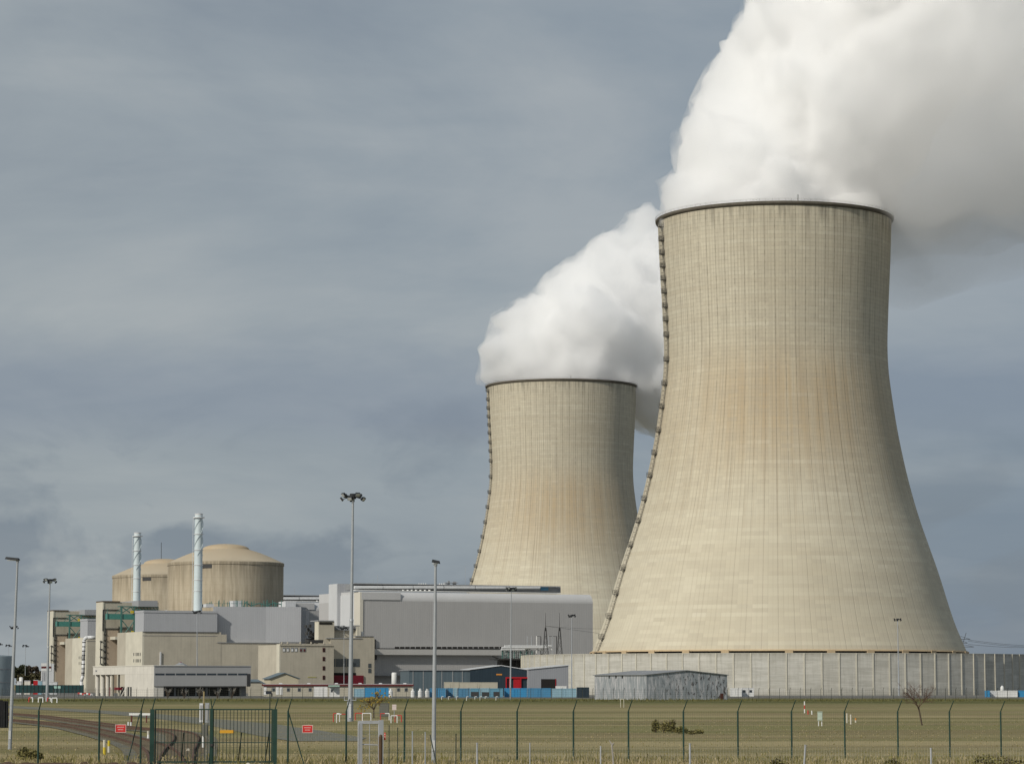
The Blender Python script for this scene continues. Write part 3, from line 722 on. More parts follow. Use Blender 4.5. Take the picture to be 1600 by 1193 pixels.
def fuel_block():
    o = FB.pt(223, 1080); t = thing('auxiliary_building', 'nearer long beige concrete reactor auxiliary block with grey clad upper floors', 'building', (o.x, o.y, 0), 'reactor auxiliary blocks')
    sl = FB.s
    depth = 34
    # main concrete body
    m = MB(); m.rect(FB, 223, 986.5, 345, None, -depth, 0); m.rect(FB, 340, 1003.5, 575, None, -depth, -.1); m.rect(FB, 338, 990.5, 354, 1004, -12, .08); m.build('wall', M['beige'], t)
    m = MB(); fl = FL; m.fbox(fl, fl.s(197), .02, -.5, .3, -.3, FB.z(223, 986.5)); m.build('end_wall', M['cream'], t)  # paler than the front: sunlight on this end is in the colour
    m = MB(); m.rect(FB, 223, 986, 341, 987.2, .0, .25); m.rect(FB, 222.5, 992.4, 340, 992.9, .0, .12); m.rect(FB, 340, 1003, 433, 1004.2, -.1, .2); m.build('coping', M['roofgrey'], t)
    # upper grey clad boxes
    s10 = fl.s(210)
    m = MB(); a, b = FB.s(223), FB.s(338); m.fbox(FB, a, b, s10, .5, FB.z(223, 986), FB.z(240, 954.5)); u = m.build('upper_floor', M['clad'], t); u['label'] = 'low grey clad storey at the left end'
    m = MB(); m.fbox(FB, a-.15, b+.1, s10-.2, .7, FB.z(240, 956.5), FB.z(240, 953)); m.build('parapet', M['clad'], u)
    # faceted cladding round the containment
    z1 = FB.z(350, 946); z2 = FB.z(350, 1003.5)
    P1 = FB.w(FB.s(336), -3, 0); P2 = FB.pt(415, 960, -1.0); P3 = Fr(415, P2.y, radians(12)).pt(470.5, 960); P4 = Fr(470, P3.y, radians(66)).pt(478, 960)
    back = [P4+Vector((-6, 30, 0)), P1+Vector((0, 45, 0))]
    m = MB(); m.prism([P1, P2, P2+Vector((2, 40, 0)), P1+Vector((0, 45, 0))], z2, FB.z(370, 947)); u = m.build('upper_floor', M['clad'], t)
    m = MB(); m.prism([P2+Vector((.02, .02, 0)), P3, P3+Vector((.2, 40, 0)), P2+Vector((2, 41, 0))], z2, FB.z(415, 947.2)); u = m.build('upper_floor', M['clad'], t)
    m = MB(); m.prism([P3+Vector((.05, .05, 0)), P4, P4+Vector((-2, 35, 0)), P3+Vector((.2, 39, 0))], z2-1, FB.z(460, 948)); u = m.build('upper_floor', M['clad_dk'], t)  # facet turned from the sun: its shade is put into darker cladding
    # roof clutter
    m = MB(); rr = random.Random(4)
    for k in range(30):
        x = rr.uniform(322, 440); m.rect(FB, x, rr.uniform(936, 943), x+.7, 948, -6, -5.7)
    for k in range(9):
        x = 322+k*13; m.rect(FB, x, 942, x+11, 942.6, -6, -5.8)
    m.build('roof_railing', M['teal_dk'], t)
    m = MB(); m.rect(FB, 364, 938, 379, 948, -14, -9); m.rect(FB, 322, 943, 334, 948, -9, -4); m.rect(FB, 446, 939, 462, 949, -16, -8); m.build('roof_unit', M['clad_lt'], t)
    m = MB(); m.path([FB.pt(x, y, -7) for x, y in ((380, 947), (384, 940), (392, 946), (405, 942), (418, 946), (428, 941), (440, 944))], .22); m.build('roof_pipe', M['teal_dk'], t)
    # louvres in the end wall
    for yy in (1019, 1029):
        for x in (208.5, 212, 214, 216, 218.5):
            q = MB(); q.rect(fl, x, yy, x+1.0, yy+5, .25, .34); q.build('louvre', M['steel'], t)
    m = MB(); m.rect(FB, 250, 1018, 252, 1042, 0, .5); m.build('downpipe', M['clad_lt'], t)
    return t
def fuel_tower():
    o = FT.pt(160, 1080); t = thing('hoist_tower', 'nearer tall beige concrete hoist tower with green crane beam on its face', 'building', (o.x, o.y, 0), 'concrete hoist towers')
    zt = FT.z(165, 940)
    fl = FT.left(); a = fl.s(150)
    m = MB(); m.fbox(FT, 0, FT.s(247), a, 0, -.3, zt); m.build('wall', M['beige'], t)
    m = MB(); m.fbox(fl, a-.05, .25, -.3, .3, -.3, zt); m.build('lit_side_face', M['cream'], t)  # slab over the left face, its sunlight painted as paler concrete
    m = MB(); m.fbox(FT, -.35, FT.s(186), a-.2, .35, zt, zt+.45); m.rect(FT, 247-28, 939, 245, 941, -2, .3); m.build('coping', M['wood'], t)
    m = MB(); m.rect(FT, 165.5, 983.5, 185.5, None, 0, .12); m.build('door_panel', M['panelb'], t)
    m = MB(); m.rect(FT, 164.5, 981, 198, 982.2, 0, .5); m.rect(FT, 164.6, 982, 165.6, 1045, .1, .4); m.rect(FT, 185, 978, 185.8, 1045, .1, .4)
    m.rect(FT, 160.5, 952, 162, 985, .1, .5); m.rect(FT, 161, 951.5, 186, 952.4, .1, .4)
    for y in range(990, 1040, 9): m.rect(FT, 162, y, 167, y+1, .1, .6)
    m.rect(fl, 156.5, 1000, 157.1, 1037, .3, .6)
    for y in (1001, 1013, 1025, 1036): m.rect(fl, 155.6, y, 158, y+1.3, .3, .9)
    m.build('pipework', M['steel'], t)
    m = MB()
    for (x0, y0, x1, y1) in ((184, 1003, 192, 1004.5), (191, 1003, 192, 1010), (191, 1009, 195, 1010), (184, 1014, 190, 1015.5), (188, 1021, 191, 1023), (193.5, 1005, 194.5, 1020), (191, 1026, 192, 1034), (187.5, 1018, 189.5, 1021), (192, 1033, 195, 1035)):
        m.rect(FT, x0, y0, x1, y1, .1, .7)
    m.build('valve_gear', M['roofgrey'], t)
    # grey box on top
    fg = Fr(215, FT.d(215)-9, AL); g = fg.left(); s0 = g.s(185.5)
    m = MB(); m.fbox(fg, 0, fg.s(245), s0, 0, fg.z(215, 947), fg.z(215, 937.5)); m.build('penthouse', M['clad_dk'], t)
    # green hoist structure
    fh = Fr(190, FT.d(190)-7, AL)
    m = MB(); m.rect(fh, 168.5, 958.5, 211, 967, -3.5, -.2); m.build('crane_beam', M['teal'], t)
    m = MB()
    m.rect(fh, 188.6, 947, 191.2, 994.5, -.6, .1); m.rect(fh, 209, 947, 211, 994.5, -.6, .1); m.rect(fh, 186, 946.5, 247, 948, -2, .1)
    def br(a, b, r=.22): m.cyl(fh.pt(*a, -.2), fh.pt(*b, -.2), r, seg=5)
    br((191, 969), (210, 993)); br((210, 969), (192, 993)); br((191, 948), (204, 957)); br((204, 948), (191, 957)); br((205, 948), (211, 957)); br((167, 968), (168, 950), .1); br((168, 966), (168, 957), .3); br((191, 948), (180, 958), .12)
    for x in range(214, 246, 5): br((x, 948), (x+3, 953), .15)
    br((212, 952), (244, 952.5), .25)
    m.build('steel_frame', M['teal_dk'], t)
    m = MB(); m.rect(fh, 204.5, 953.5, 209, 957.5, -.1, .4); m.rect(fh, 205.5, 985, 209, 988.5, -.1, .4); m.build('hoist_motor', M['yellow'], t)
    m = MB(); m.rect(fh, 180, 994, 209, 998.6, -7, .4); m.rect(fh, 197, 998.6, 209, 1001, -7, -1); m.build('platform', M['cream'], t)
    m = MB(); m.rect(fh, 197.5, 1001, 199.5, None, -6.8, -2.0); m.build('platform_column', M['cream'], t)
    return t
M['panelb'] = wmat('tan_panel', (.46, .375, .285), .06, .15, .3)
dome1 = containment(); stack1 = stack(); block1 = fuel_block(); tower_b1 = fuel_tower()
def shift(o, label): return clone(o, o.location+OFF, label)
shift(dome1, 'farther domed reactor building, ochre, left behind the shorter white stack')
shift(stack1, 'shorter white vent stack with spiral strakes in front of the farther dome')
shift(block1, 'farther beige auxiliary block, mostly hidden, with grey clad storey beside the white bent duct')
shift(tower_b1, 'farther beige concrete hoist tower with green crane beam, leftmost of the plant blocks')
# white insulated duct that drops down the farther block
def duct():
    d = dT+16; r = 2.6*d/F
    p = [P(150, 995.2, d), P(137, 995.2, d), P(133.5, 996.2, d), P(131.4, 1000, d), P(130.4, 1030, d), P(129.6, 1055, d), P(127, 1064, d), P(128.5, 1078, d)]
    p[-1].z = 0
    t = thing('insulated_duct', 'white insulated duct bending down beside the farther hoist tower', 'pipe', (p[-1].x, p[-1].y, 0))
    m = MB(); 
    for a, b in zip(p, p[1:]): m.cyl(a, b, r, seg=14)
    for q in p[1:-1]: m.lathe((q.x, q.y, q.z), [(0, -r), (r*.7, -r*.7), (r, 0), (r*.7, r*.7), (0, r)], 14)
    m.build('casing', M['pipe'], t, True)
    for k in range(8):
        q = p[3].lerp(p[5], k/8+.05); MB().cyl(q-Vector((0, 0, .18)), q+Vector((0, 0, .18)), r*1.12, seg=14).build('joint_band', M['steel'], t)
duct()
tag(MB().path([P(252, 880, 1440), P(252, 847, 1440)], .14).build('aerial_mast', M['steel']), 'thin aerial mast rising behind the farther dome', 'mast')
bpy.data.objects['aerial_mast'].location.z = P(252, 880, 1440).z

# ------------------------------------------------------------------ turbine halls
def hall():
    FH = Fr(565, 1128, AL); fl = FH.left(); o = FH.pt(565, 1080)
    t = thing('turbine_hall', 'nearer huge grey clad turbine hall with rounded eaves, behind the dark blue shed', 'turbine hall', (o.x, o.y, 0), 'grey turbine halls')
    zE = FH.z(565, 923); dep = 46; R = 3.6
    def sect(n0, n1):   # rounded shoulder outline: (n, z)
        pts = [(0, -.3)]+[(0, zE-R)]+[(-R+R*cos(k*pi/12), zE-R+R*sin(k*pi/12)) for k in range(1, 7)]
        return pts
    sR = FH.s(926.5)
    # wall
    m = MB(); m.fbox(FH, 0, sR, -dep, 0, -.3, zE-R); m.build('wall', M['hall'], t)
    m = MB(); pr = [(-R+R*cos(k*pi/16), zE-R+R*sin(k*pi/16)) for k in range(9)]+[(-dep, zE), (-dep, zE-R)]
    vs = [FH.w(0, n, z) for n, z in pr]+[FH.w(sR, n, z) for n, z in pr]; n = len(pr)
    m.add(vs, [tuple(range(n)), tuple(range(2*n-1, n-1, -1))]+[(i, i+1, n+i+1, n+i) for i in range(n-1)]+[(n-1, 0, n, 2*n-1)])
    m.build('eaves', M['hall_eave'], t)
    m = MB(); m.rect(FH, 565, 925, 626, 936.5, -1, .35); m.build('eaves_panel', M['hall_eave'], t)
    # ventilator ridge along the roof with its long light pipe
    m = MB(); m.rect(FH, 551, 914.5, 876, 923, -16, -8); m.build('roof_monitor', M['roofgrey'], t)
    m = MB(); m.rect(FH, 556, 923.2, 876, 924.4, -8, -3.2); m.build('roof_flashing', M['flash'], t)
    xs = (553, 598, 645, 693, 742, 790, 844)
    for a, b in zip(xs, xs[1:]):
        m = MB(); m.cyl(FH.pt(a+.6, 917, -6.5), FH.pt(b-.6, 917, -6.5), .62, seg=10); m.build('ridge_pipe', M['pipe'], t)
    m = MB(); m.rect(FH, 553, 912.8, 876, 914.2, -10, -6); m.build('ridge_walkway', M['clad_dk'], t)
    m = MB(); m.rect(FH, 845, 915.5, 857, 922, -9, -7.6); m.build('access_hatch', M['blue1'], t)
    m = MB()
    for x in (630, 637, 643.5, 650, 657, 664, 671): m.cyl(FH.pt(x, 923, -5), FH.pt(x, 920.8, -5), .42, seg=8)
    for x in (655, 658.5, 662, 665.5, 687, 690.5, 694, 697.5): m.cyl(FH.pt(x, 913.5, -8), FH.pt(x, 911, -8), .32, seg=8)
    m.build('roof_vents', M['flash'], t)
    m = MB(); m.rect(FH, 696, 909.5, 716, 910.5, -9, -7); m.rect(FH, 700, 907, 703, 914, -8, -7.5); m.rect(FH, 708, 908, 713, 914, -8, -7.5)
    m.cyl(FH.pt(727, 914, -8), FH.pt(727, 884, -8), .07, seg=4); m.cyl(FH.pt(590, 914, -8), FH.pt(590, 898, -8), .07, seg=4); m.build('aerials', M['clad_dk'], t)
    # slot windows, ledge, lower wall
    for k in range(22):
        x = 617+k*8.2; m = MB(); m.rect(FH, x, 1009.8, x+6.6, 1012.4, -.1, .10); m.build('slot_window', M['dark'], t)
    m = MB(); m.rect(FH, 586, 1014, 784, 1022.6, 0, 2.4); m.build('crane_ledge', M['clad_lt2'], t)
    m = MB(); m.rect(FH, 586, 1012.6, 796, 1013.6, 0, .9); m.build('dark_gutter', M['steel'], t)
    m = MB(); m.rect(FH, 585, 998, 587.5, 1015, 0, .8); m.rect(FH, 585, 1023, 589, 1030, 0, .8); m.build('end_louvre', M['steel'], t)
    m = MB(); m.rect(FH, 570, 1054, 640, 1055, 0, 3); m.build('lower_rail', M['clad_dk'], t)
    # left end face, stepped parapet block
    m = MB(); m.fbox(fl, fl.s(527), -.02, 0, .3, -.3, zE-1.2); m.build('end_wall', M['clad_lt'], t)  # lighter sheet than the front wall, painting in the sun on this end
    m = MB(); m.fbox(fl, fl.s(556), .3, -.4, .9, -.3, zE-.4); m.build('end_pilaster', M['endp'], t)
    fk = Fr(527, fl.d(527)-4, AL); fkl = fk.left()
    m = MB(); m.fbox(fk, 0, fk.s(549), fkl.s(514.5), 0, 20, fk.z(530, 911.3)); m.build('stair_head', M['clad'], t)
    m = MB()
    pr = [(-R+R*cos(k*pi/16), k) for k in range(9)]
    m.fbox(fkl, fkl.s(514.2), .0, .0, .35, 20, fk.z(530, 911.8)); m.build('stair_head_end', M['clad_lt'], t)  # sunlit side of the stair head, done with a lighter cladding colour
    return t
M['clad_lt2'] = wmat('ledge_sheet', (.52, .51, .49), .04, .08, .1, .6)
M['endp'] = wmat('cream_pilaster', (.62, .59, .51), .04, .06, .1, .6)
hall1 = hall()
shift(hall1, 'farther grey turbine hall, only its roof line and left end showing beside the nearer dome')

# ------------------------------------------------------------------ middle concrete buildings
def office_block():
    f = Fr(437.5, 1092, AL); fl = f.left(); o = f.pt(437, 1080)
    t = thing('switchgear_building', 'beige concrete block with six small windows and a column of dark windows', 'building', (o.x, o.y, 0))
    m = MB(); m.rect(f, 437.5, 1007, 521.5, None, -24, 0); m.build('wall', M['beige'], t)
    m = MB(); m.fbox(fl, fl.s(433), .02, -.2, .3, -.3, f.z(440, 1005.5)); m.build('end_wall', M['cream'], t)  # lit left strip, brightness given by the paler concrete
    m = MB(); m.rect(f, 437.5, 1005, 521.5, 1008.3, -.4, .3)
    for x in (440, 449, 469, 486, 506): m.rect(f, x, 1002, x+1.3, 1006, -.2, .4)
    m.build('parapet', M['beige'], t)
    m = MB(); m.rect(f, 438, 1002.6, 500, 1003.4, -3, -2.8); m.rect(f, 482, 999, 505, 1004, -8, -5); m.build('roof_rail', M['steel'], t)
    for x in (442, 448, 455, 461, 468.5, 474):
        w = MB(); w.rect(f, x-.3, 1011.2, x+4, 1017.6, -.1, .12); w = w.build('window', M['roofgrey'], t)
        g = MB(); g.rect(f, x+.5, 1013.4, x+3.1, 1017, .12, .18); g.build('pane', M['flash'] if int(x) % 3 else M['maroon'], w)
    for y in (1011.5, 1025.5, 1040, 1054.6):
        w = MB(); w.rect(f, 504.2, y, 508, y+6.4, -.1, .12); w = w.build('window', M['maroon'], t); g = MB(); g.rect(f, 504.9, y+.8, 507.2, y+5.8, .12, .17); g.build('pane', M['dark'], w)
    m = MB(); m.rect(f, 481, 1056.6, 494.5, 1057.8, 0, .12); m.build('wall_plate', M['yellowish'], t)
def workshop_block():
    f = Fr(521.5, 1106, AL); o = f.pt(521, 1080)
    t = thing('workshop_building', 'beige concrete block with a wide dark glazed band above a dark red base', 'building', (o.x, o.y, 0))
    m = MB(); m.rect(f, 516, 997, 585, None, -10, 0); m.rect(f, 555, 993.5, 584, 998, -9, -.05); m.build('wall', M['beige'], t)
    f2 = Fr(498, 1104, AL); l2 = f2.left()
    m = MB(); m.fbox(f2, 0, f2.s(522), l2.s(491.5), 0, 12, f2.z(500, 970)); m.rect(f2, 522, 981, 560, 1000, -9, -2); m.build('upper_block', M['beige'], t)
    m = MB(); m.fbox(l2, l2.s(492), .02, -.1, .2, 12, f2.z(500, 970)); m.rect(f2, 558, 978, 562, 997, -8, .2); m.build('upper_end', M['cream'], t)  # left end brighter by colour, as if in sun
    m = MB(); m.rect(f2, 499, 971.8, 519, 975, -.1, .14); m.build('louvre', M['dark'], t)
    m = MB(); m.rect(f2, 497, 968.6, 522, 970, -8, .3); m.rect(f, 510, 996, 566, 997, -6, .25); m.rect(f, 555, 992.6, 585, 993.6, -8, .25); m.build('coping', M['clad_dk'], t)
    m = MB(); rr = random.Random(8)
    for k in range(22): x = rr.uniform(523, 557); m.rect(f2, x, 976+rr.uniform(0, 4), x+rr.uniform(.8, 4), 981+rr.uniform(0, 3), -3, -1)
    m.path([f2.pt(x, y, 0) for x, y in ((523, 977), (530, 983), (545, 984), (548, 977), (562, 977))], .2); m.build('roof_pipework', M['roofgrey'], t)
    for a, b in ((521.5, 524), (525, 536), (537, 541), (542, 548), (552, 562)):
        w = MB(); w.rect(f, a, 1028.5, b, 1041, -.1, .12); w = w.build('window', M['wgl'], t)
    for y in (1036, 1044):
        w = MB(); w.rect(f, 575.5, y, 580, y+6.5, -.1, .12); w.build('window', M['wgl'], t)
    m = MB(); m.rect(f, 521.5, 1050.5, 556, 1054.5, -.1, .1); m.build('dark_recess', M['dark'], t)  # flat near-black strip; the shade of a recess is only colour here
    m = MB(); m.rect(f, 521.5, 1054.5, 568, None, -.1, .5); m.build('red_base', M['darkred'], t)
    m = MB(); m.cyl(f.pt(566, 993, -3), f.pt(566, 986, -3), .5, seg=10); m.build('roof_flue', M['flash'], t)
    # dark plant stacked in the gap left of the upper block
    m = MB(); 
    for k in range(26):
        x = rr.uniform(478, 491); y = rr.uniform(972, 1000) if x < 485 else rr.uniform(984, 1001); m.rect(f2, x, y, x+rr.uniform(1, 3.5), y+rr.uniform(1.5, 6), -7-k*.07, -5-k*.11)
    m.rect(f2, 478, 997, 493, None, -9, -7.5)
    m.build('plant_gear', M['steel'], t)
M['yellowish'] = pmat('faded_yellow_plate', (.45, .42, .16), .7); M['wgl'] = pmat('grey_glass', (.07, .085, .095), .25, spec=.6)
office_block(); workshop_block()

def service_building():
    f = Fr(240.5, 836, AL); fl = f.left(); o = f.pt(240, 1085)
    t = thing('service_building', 'low pale concrete and grey clad building on columns nearest the field, with an open undercroft', 'building', (o.x, o.y, 0))
    zt = f.z(240, 1039.6); zs = f.z(240, 1052.5); z2 = f.z(240, 1071.3); a = fl.s(145.5); e = f.s(391.5); b = fl.s(195)
    m = MB(); m.fbox(fl, a, -.02, -9, 0, zs, zt); m.build('upper_band', M['white_conc'], t)
    m = MB(); m.fbox(fl, b, -.02, -3, -.02, -.3, zs-.01)
    m.build('end_wall', M['white_conc'], t)
    m = MB(); m.fbox(fl, a-.1, e*0+.1, -9.1, .12, zt, zt+.22); m.build('coping', M['flash2'], t)
    # upper storey
    m = MB(); m.fbox(f, .04, e, a*.0-.5, .3, z2, zt-.1); m.fbox(f, 9.1, e, a*.35, -.5, z2, zt-.1); m.build('cladding', M['clad_svc'], t)
    m = MB(); m.fbox(f, -.05, e+.2, -.6, .5, zt-.1, zt+.12); m.fbox(f, 9.1, e+.2, a*.36, -.6, zt-.1, zt+.12); m.build('roof_edge', M['clad_svc'], t)
    x = 242.5
    for k in range(9):
        w = MB(); w.rect(f, x, 1051.3, x+14.6, 1054.2, .2, .34); w.build('strip_window', M['glass'], t); x += 16.2
    m = MB(); m.fbox(f, 3.1, e-.4, a*.33, -2.6, -.3, z2); m.build('ground_floor', M['clad_svc2'], t)
    for (p, q) in ((258, 272), (275, 289), (292, 305), (308, 321), (325, 339), (343, 357), (362, 374)):
        w = MB(); w.rect(f, p, 1074, q, 1086.2, -2.7, -2.5); w.build('doorway', M['dark'], t)
    m = MB(); m.rect(f, 386, 1052, 391, 1072, .3, .45); m.build('end_trim', M['steel'], t)
    # columns of the undercroft
    for x in (147.2, 155, 163, 169.5):
        c = fl.w(fl.s(x), -1.2, 0); m = MB(); m.cyl((c.x, c.y, -.3), (c.x, c.y, zs), .62, seg=14, cap=False); m.build('column', M['white_conc'], t, True)
    for x, n in ((172.5, -.6), (147, -8), (160, -8), (174, -8)):
        c = fl.w(fl.s(x), n, 0); m = MB(); m.box((c.x, c.y, zs/2-.15), .45, .45, zs+.3, AL); m.build('column', M['cream'], t)
    m = MB(); m.fbox(fl, fl.s(172), b, -8.8, -8.4, -.3, zs-.05); m.build('rear_wall', M['white_conc'], t)
    m = MB(); m.fbox(fl, a+1, fl.s(172), -8.9, -8.6, -.3, 2.8); m.build('rear_screen', M['steel'], t)
    st = MB(); n = 14; x0 = fl.s(181.5); x1 = fl.s(193.5); zz = f.z(240, 1061)
    for k in range(n):
        s0 = x0+(x1-x0)*k/n; st.fbox(fl, s0, s0+(x1-x0)/n*1.05, -3.4, -1.6, .2+zz*k/n*.9-.35, .2+zz*k/n*.9)
    for nn in (-3.4, -1.6): st.cyl(fl.w(x0, nn, 1.2), fl.w(x1, nn, zz*.9+1.2), .06, seg=4)
    st.build('staircase', M['white_conc'], t)
    m = MB(); m.fbox(fl, fl.s(174), fl.s(181), -2.2, -1, 1.8, 2.6); m.build('sign_board', M['darkred'], t)
    m = MB(); m.rect(fl, 170.3, 1073, 172.4, None, -.9, -.6); m.build('door', M['maroon'], t)
    m = MB(); m.rect(fl, 199, 1072.5, 205.5, None, -.2, .03); m.build('doorway', M['steel'], t)
    m = MB(); m.rect(fl, 202.0, 1073, 203, None, .0, .12); m.build('door_post', M['flash2'], t)
    m = MB(); m.rect(fl, 149, 1046.2, 151, 1048.6, 0, .1); m.build('wall_lamp', M['roofgrey'], t)
    # small domed rooflight
    c = f.w(f.s(291), -5, zt+.1); m = MB(); m.lathe((c.x, c.y, c.z), [(2.2, 0), (1.2, .45), (.4, .95), (0, 1.0)], 8); m.build('rooflight', M['roofgrey'], t)
    m = MB(); m.lathe((c.x, c.y, c.z+.9), [(.4, 0), (.3, .2), (0, .25)], 8).build('rooflight_cap', M['darkred'], t)
M['flash2'] = pmat('pale_coping', (.70, .67, .58), .6); M['clad_svc2'] = wmat('ground_floor_panel', (.22, .23, .235), .05, .1, .2)
service_building()

# ------------------------------------------------------------------ low sheds and cabins in the yard
def gable_house():
    f = Fr(423, 905, radians(12)); o = f.pt(423, 1084)
    t = thing('gabled_shed', 'small cream gabled shed with blue grey roof behind the cabins', 'shed', (o.x, o.y, 0))
    fl = f.left(); b = fl.s(388) if fl.s(388) > -60 else -14; b = max(b, -16)
    ze = f.z(423, 1058.8); zr = f.z(444, 1051.5); w = f.s(466.5)
    def gab(n): return [f.w(0, n, -.3), f.w(w, n, -.3), f.w(w, n, ze), f.w(w/2, n, zr), f.w(0, n, ze)]
    m = MB(); m.add(gab(0)+gab(-16), [(0,1,2,3,4), (9,8,7,6,5), (0,5,6,1), (1,6,7,2), (4,3,8,9), (3,2,7,8), (0,4,9,5)]); m.build('wall', M['shedcream'], t)
    m = MB()
    for s0, s1, z0, z1 in ((-.5, w/2, ze-.3, zr+.05), (w+.5, w/2, ze-.3, zr+.05)):
        m.add([f.w(s0, .5, z0), f.w(s1, .5, z1), f.w(s1, -16.5, z1), f.w(s0, -16.5, z0), f.w(s0, .5, z0+.25), f.w(s1, .5, z1+.25), f.w(s1, -16.5, z1+.25), f.w(s0, -16.5, z0+.25)],
              [(3,2,1,0), (4,5,6,7), (0,1,5,4), (1,2,6,5), (2,3,7,6), (3,0,4,7)])
    m.build('roof', M['slate'], t)
    f = Fr(390, 880, radians(8)); o = f.pt(390, 1084)
    t = thing('lean_to_shed', 'low grey shed with blue sloping roof beside the service building', 'shed', (o.x, o.y, 0))
    w = f.s(426); m = MB(); z0 = f.z(400, 1075); z1 = f.z(400, 1064)
    m.add([f.w(0, 0, -.3), f.w(w, 0, -.3), f.w(w, 0, z0), f.w(w*.45, 0, z1-.2), f.w(0, 0, z1-.2)]+[f.w(0, -7, -.3), f.w(w, -7, -.3), f.w(w, -7, z0), f.w(w*.45, -7, z1-.2), f.w(0, -7, z1-.2)],
          [(0,1,2,3,4), (9,8,7,6,5), (0,5,6,1), (1,6,7,2), (4,3,8,9), (3,2,7,8), (0,4,9,5)])
    m.build('wall', M['modular'], t)
    m = MB(); 
    m.add([f.w(-.3, .4, z1-.2), f.w(w*.45, .4, z1-.2), f.w(w*1.03, .4, z0-.05), f.w(w*1.03, .4, z0+.15), f.w(w*.45, .4, z1+.05), f.w(-.3, .4, z1+.05)]+[f.w(-.3, -7.3, z1+.4), f.w(w*.4, -7.3, z1+.4), f.w(w*1.03, -7.3, z0+.4), f.w(w*1.03, -7.3, z0+.6), f.w(w*.4, -7.3, z1+.7), f.w(-.3, -7.3, z1+.7)],
          [(0,1,4,5), (1,2,3,4), (5,4,10,11), (4,3,9,10), (2,8,9,3), (0,6,7,1), (1,7,8,2), (11,10,7,6), (10,9,8,7), (0,5,11,6)])
    m.build('roof', M['slate'], t)
M['shedcream'] = wmat('shed_cream', (.50, .45, .33), .05, .1, .3); M['slate'] = wmat('blue_grey_roof', (.13, .17, .19), .08, .1, .3, .5)
gable_house()
def modular():
    f = Fr(410, 842, radians(3)); o = f.pt(520, 1085); 
    t = thing('modular_cabin_row', 'long row of cream site cabins with a maroon roof fascia', 'cabin', (o.x, o.y, 0))
    m = MB(); m.rect(f, 412, 1071, 645, None, -6, 0); m.build('wall', M['modular'], t)
    m = MB(); m.rect(f, 409, 1068.4, 646.5, 1071.2, -6.3, .5); m.build('fascia', M['maroon'], t)
    m = MB(); m.rect(f, 411, 1067.8, 645, 1068.4, -6, .2); m.build('roof', M['clad_lt'], t)
    for x in (425, 448, 465, 482, 620, 632):
        w = MB(); w.rect(f, x, 1074, x+5, 1079.6, -.1, .1); w = w.build('window', M['clad_svc2'], t); g = MB(); g.rect(f, x+.8, 1074.8, x+4.2, 1079, .1, .15); g.build('pane', M['glass'], w)
    for x in (412, 431, 437): w = MB(); w.rect(f, x, 1072, x+4.5, 1085, -.1, .12); w.build('door', M['white'], t)
    m = MB()
    for x in (436, 480, 523, 560, 592, 630): m.rect(f, x, 1066.3, x+5, 1068, -3, -1)
    m.build('roof_unit', M['clad_lt'], t)
modular()
def cabin(px0, px1, y0, y1, d, label, mat, cat='cabin', name='site_cabin', wins=(), a=3, dep=2.6, group=None, roof=None, trim='clad_dk', grill=None):
    f = Fr(px0, d, radians(a)); o = f.pt((px0+px1)/2, 1085)
    t = thing(name, label, cat, (o.x, o.y, 0), group)
    zb = .05 if y1 is None else f.z(px0, y1)
    s0, s1 = 0, f.s(px1); z1 = f.z((px0+px1)/2, y0)
    m = MB(); m.fbox(f, s0+.04, s1-.04, -dep, 0, zb if y1 is None else 0, z1-.1); m.build('body', mat, t)
    m = MB()
    for q in (s0, s1-.14): m.fbox(f, q, q+.14, -dep-.03, .05, 0, z1)
    m.fbox(f, s0+.14, s1-.14, -.1, .05, z1-.16, z1); m.fbox(f, s0+.14, s1-.14, -.1, .05, 0, .16); m.build('frame', roof or mat, t)
    for x, xx in wins:
        w = MB(); w.rect(f, x, (y0*.7+1085*.3), xx, (y0*.35+1085*.65), -.05, .06); w.build('window', M['glass'], t)
    if grill:
        w = MB(); w.rect(f, grill[0], grill[1], grill[2], grill[3], -.05, .12); w = w.build('grille', M['steel'], t)
    else:
        w = MB(); c = (s0+s1)/2
        for q in (-.35, .35): w.fbox(f, c+q-.03, c+q+.03, .0, .09, .3, z1-.3)
        w.build('lock_bars', roof or mat, t)
    return t
cabin(490.5, 512, 1072.2, None, 822, 'white cabin in front of the cream cabin row, plain fronted', M['white'])
cabin(515, 531, 1072.5, None, 822, 'white cabin under a pale green roof panel, left of the tall floodlight mast', M['white'], wins=((517, 520),), roof=M['paleg'] if 'paleg' in M else M['white'])
g = MB(); fg = Fr(513, 820, radians(3)); g.rect(fg, 513, 1069.6, 530.5, 1072, -3, .6); g = g.build('roof_canopy', pmat('pale_green_sheet', (.32, .45, .38), .6)); tag(g, 'pale green canopy sheet over the white cabin', 'canopy')
CG = 'shipping containers in the yard'
cabin(553, 569, 1075, None, 800, 'faded light blue container beside the bright blue one, behind the autumn tree', M['lblue'], 'container', 'shipping_container', group=CG, trim=None)
cabin(569.5, 607.5, 1073.8, None, 796, 'long bright blue container left of the white dome-topped tanks', M['blue2'], 'container', 'shipping_container', group=CG)
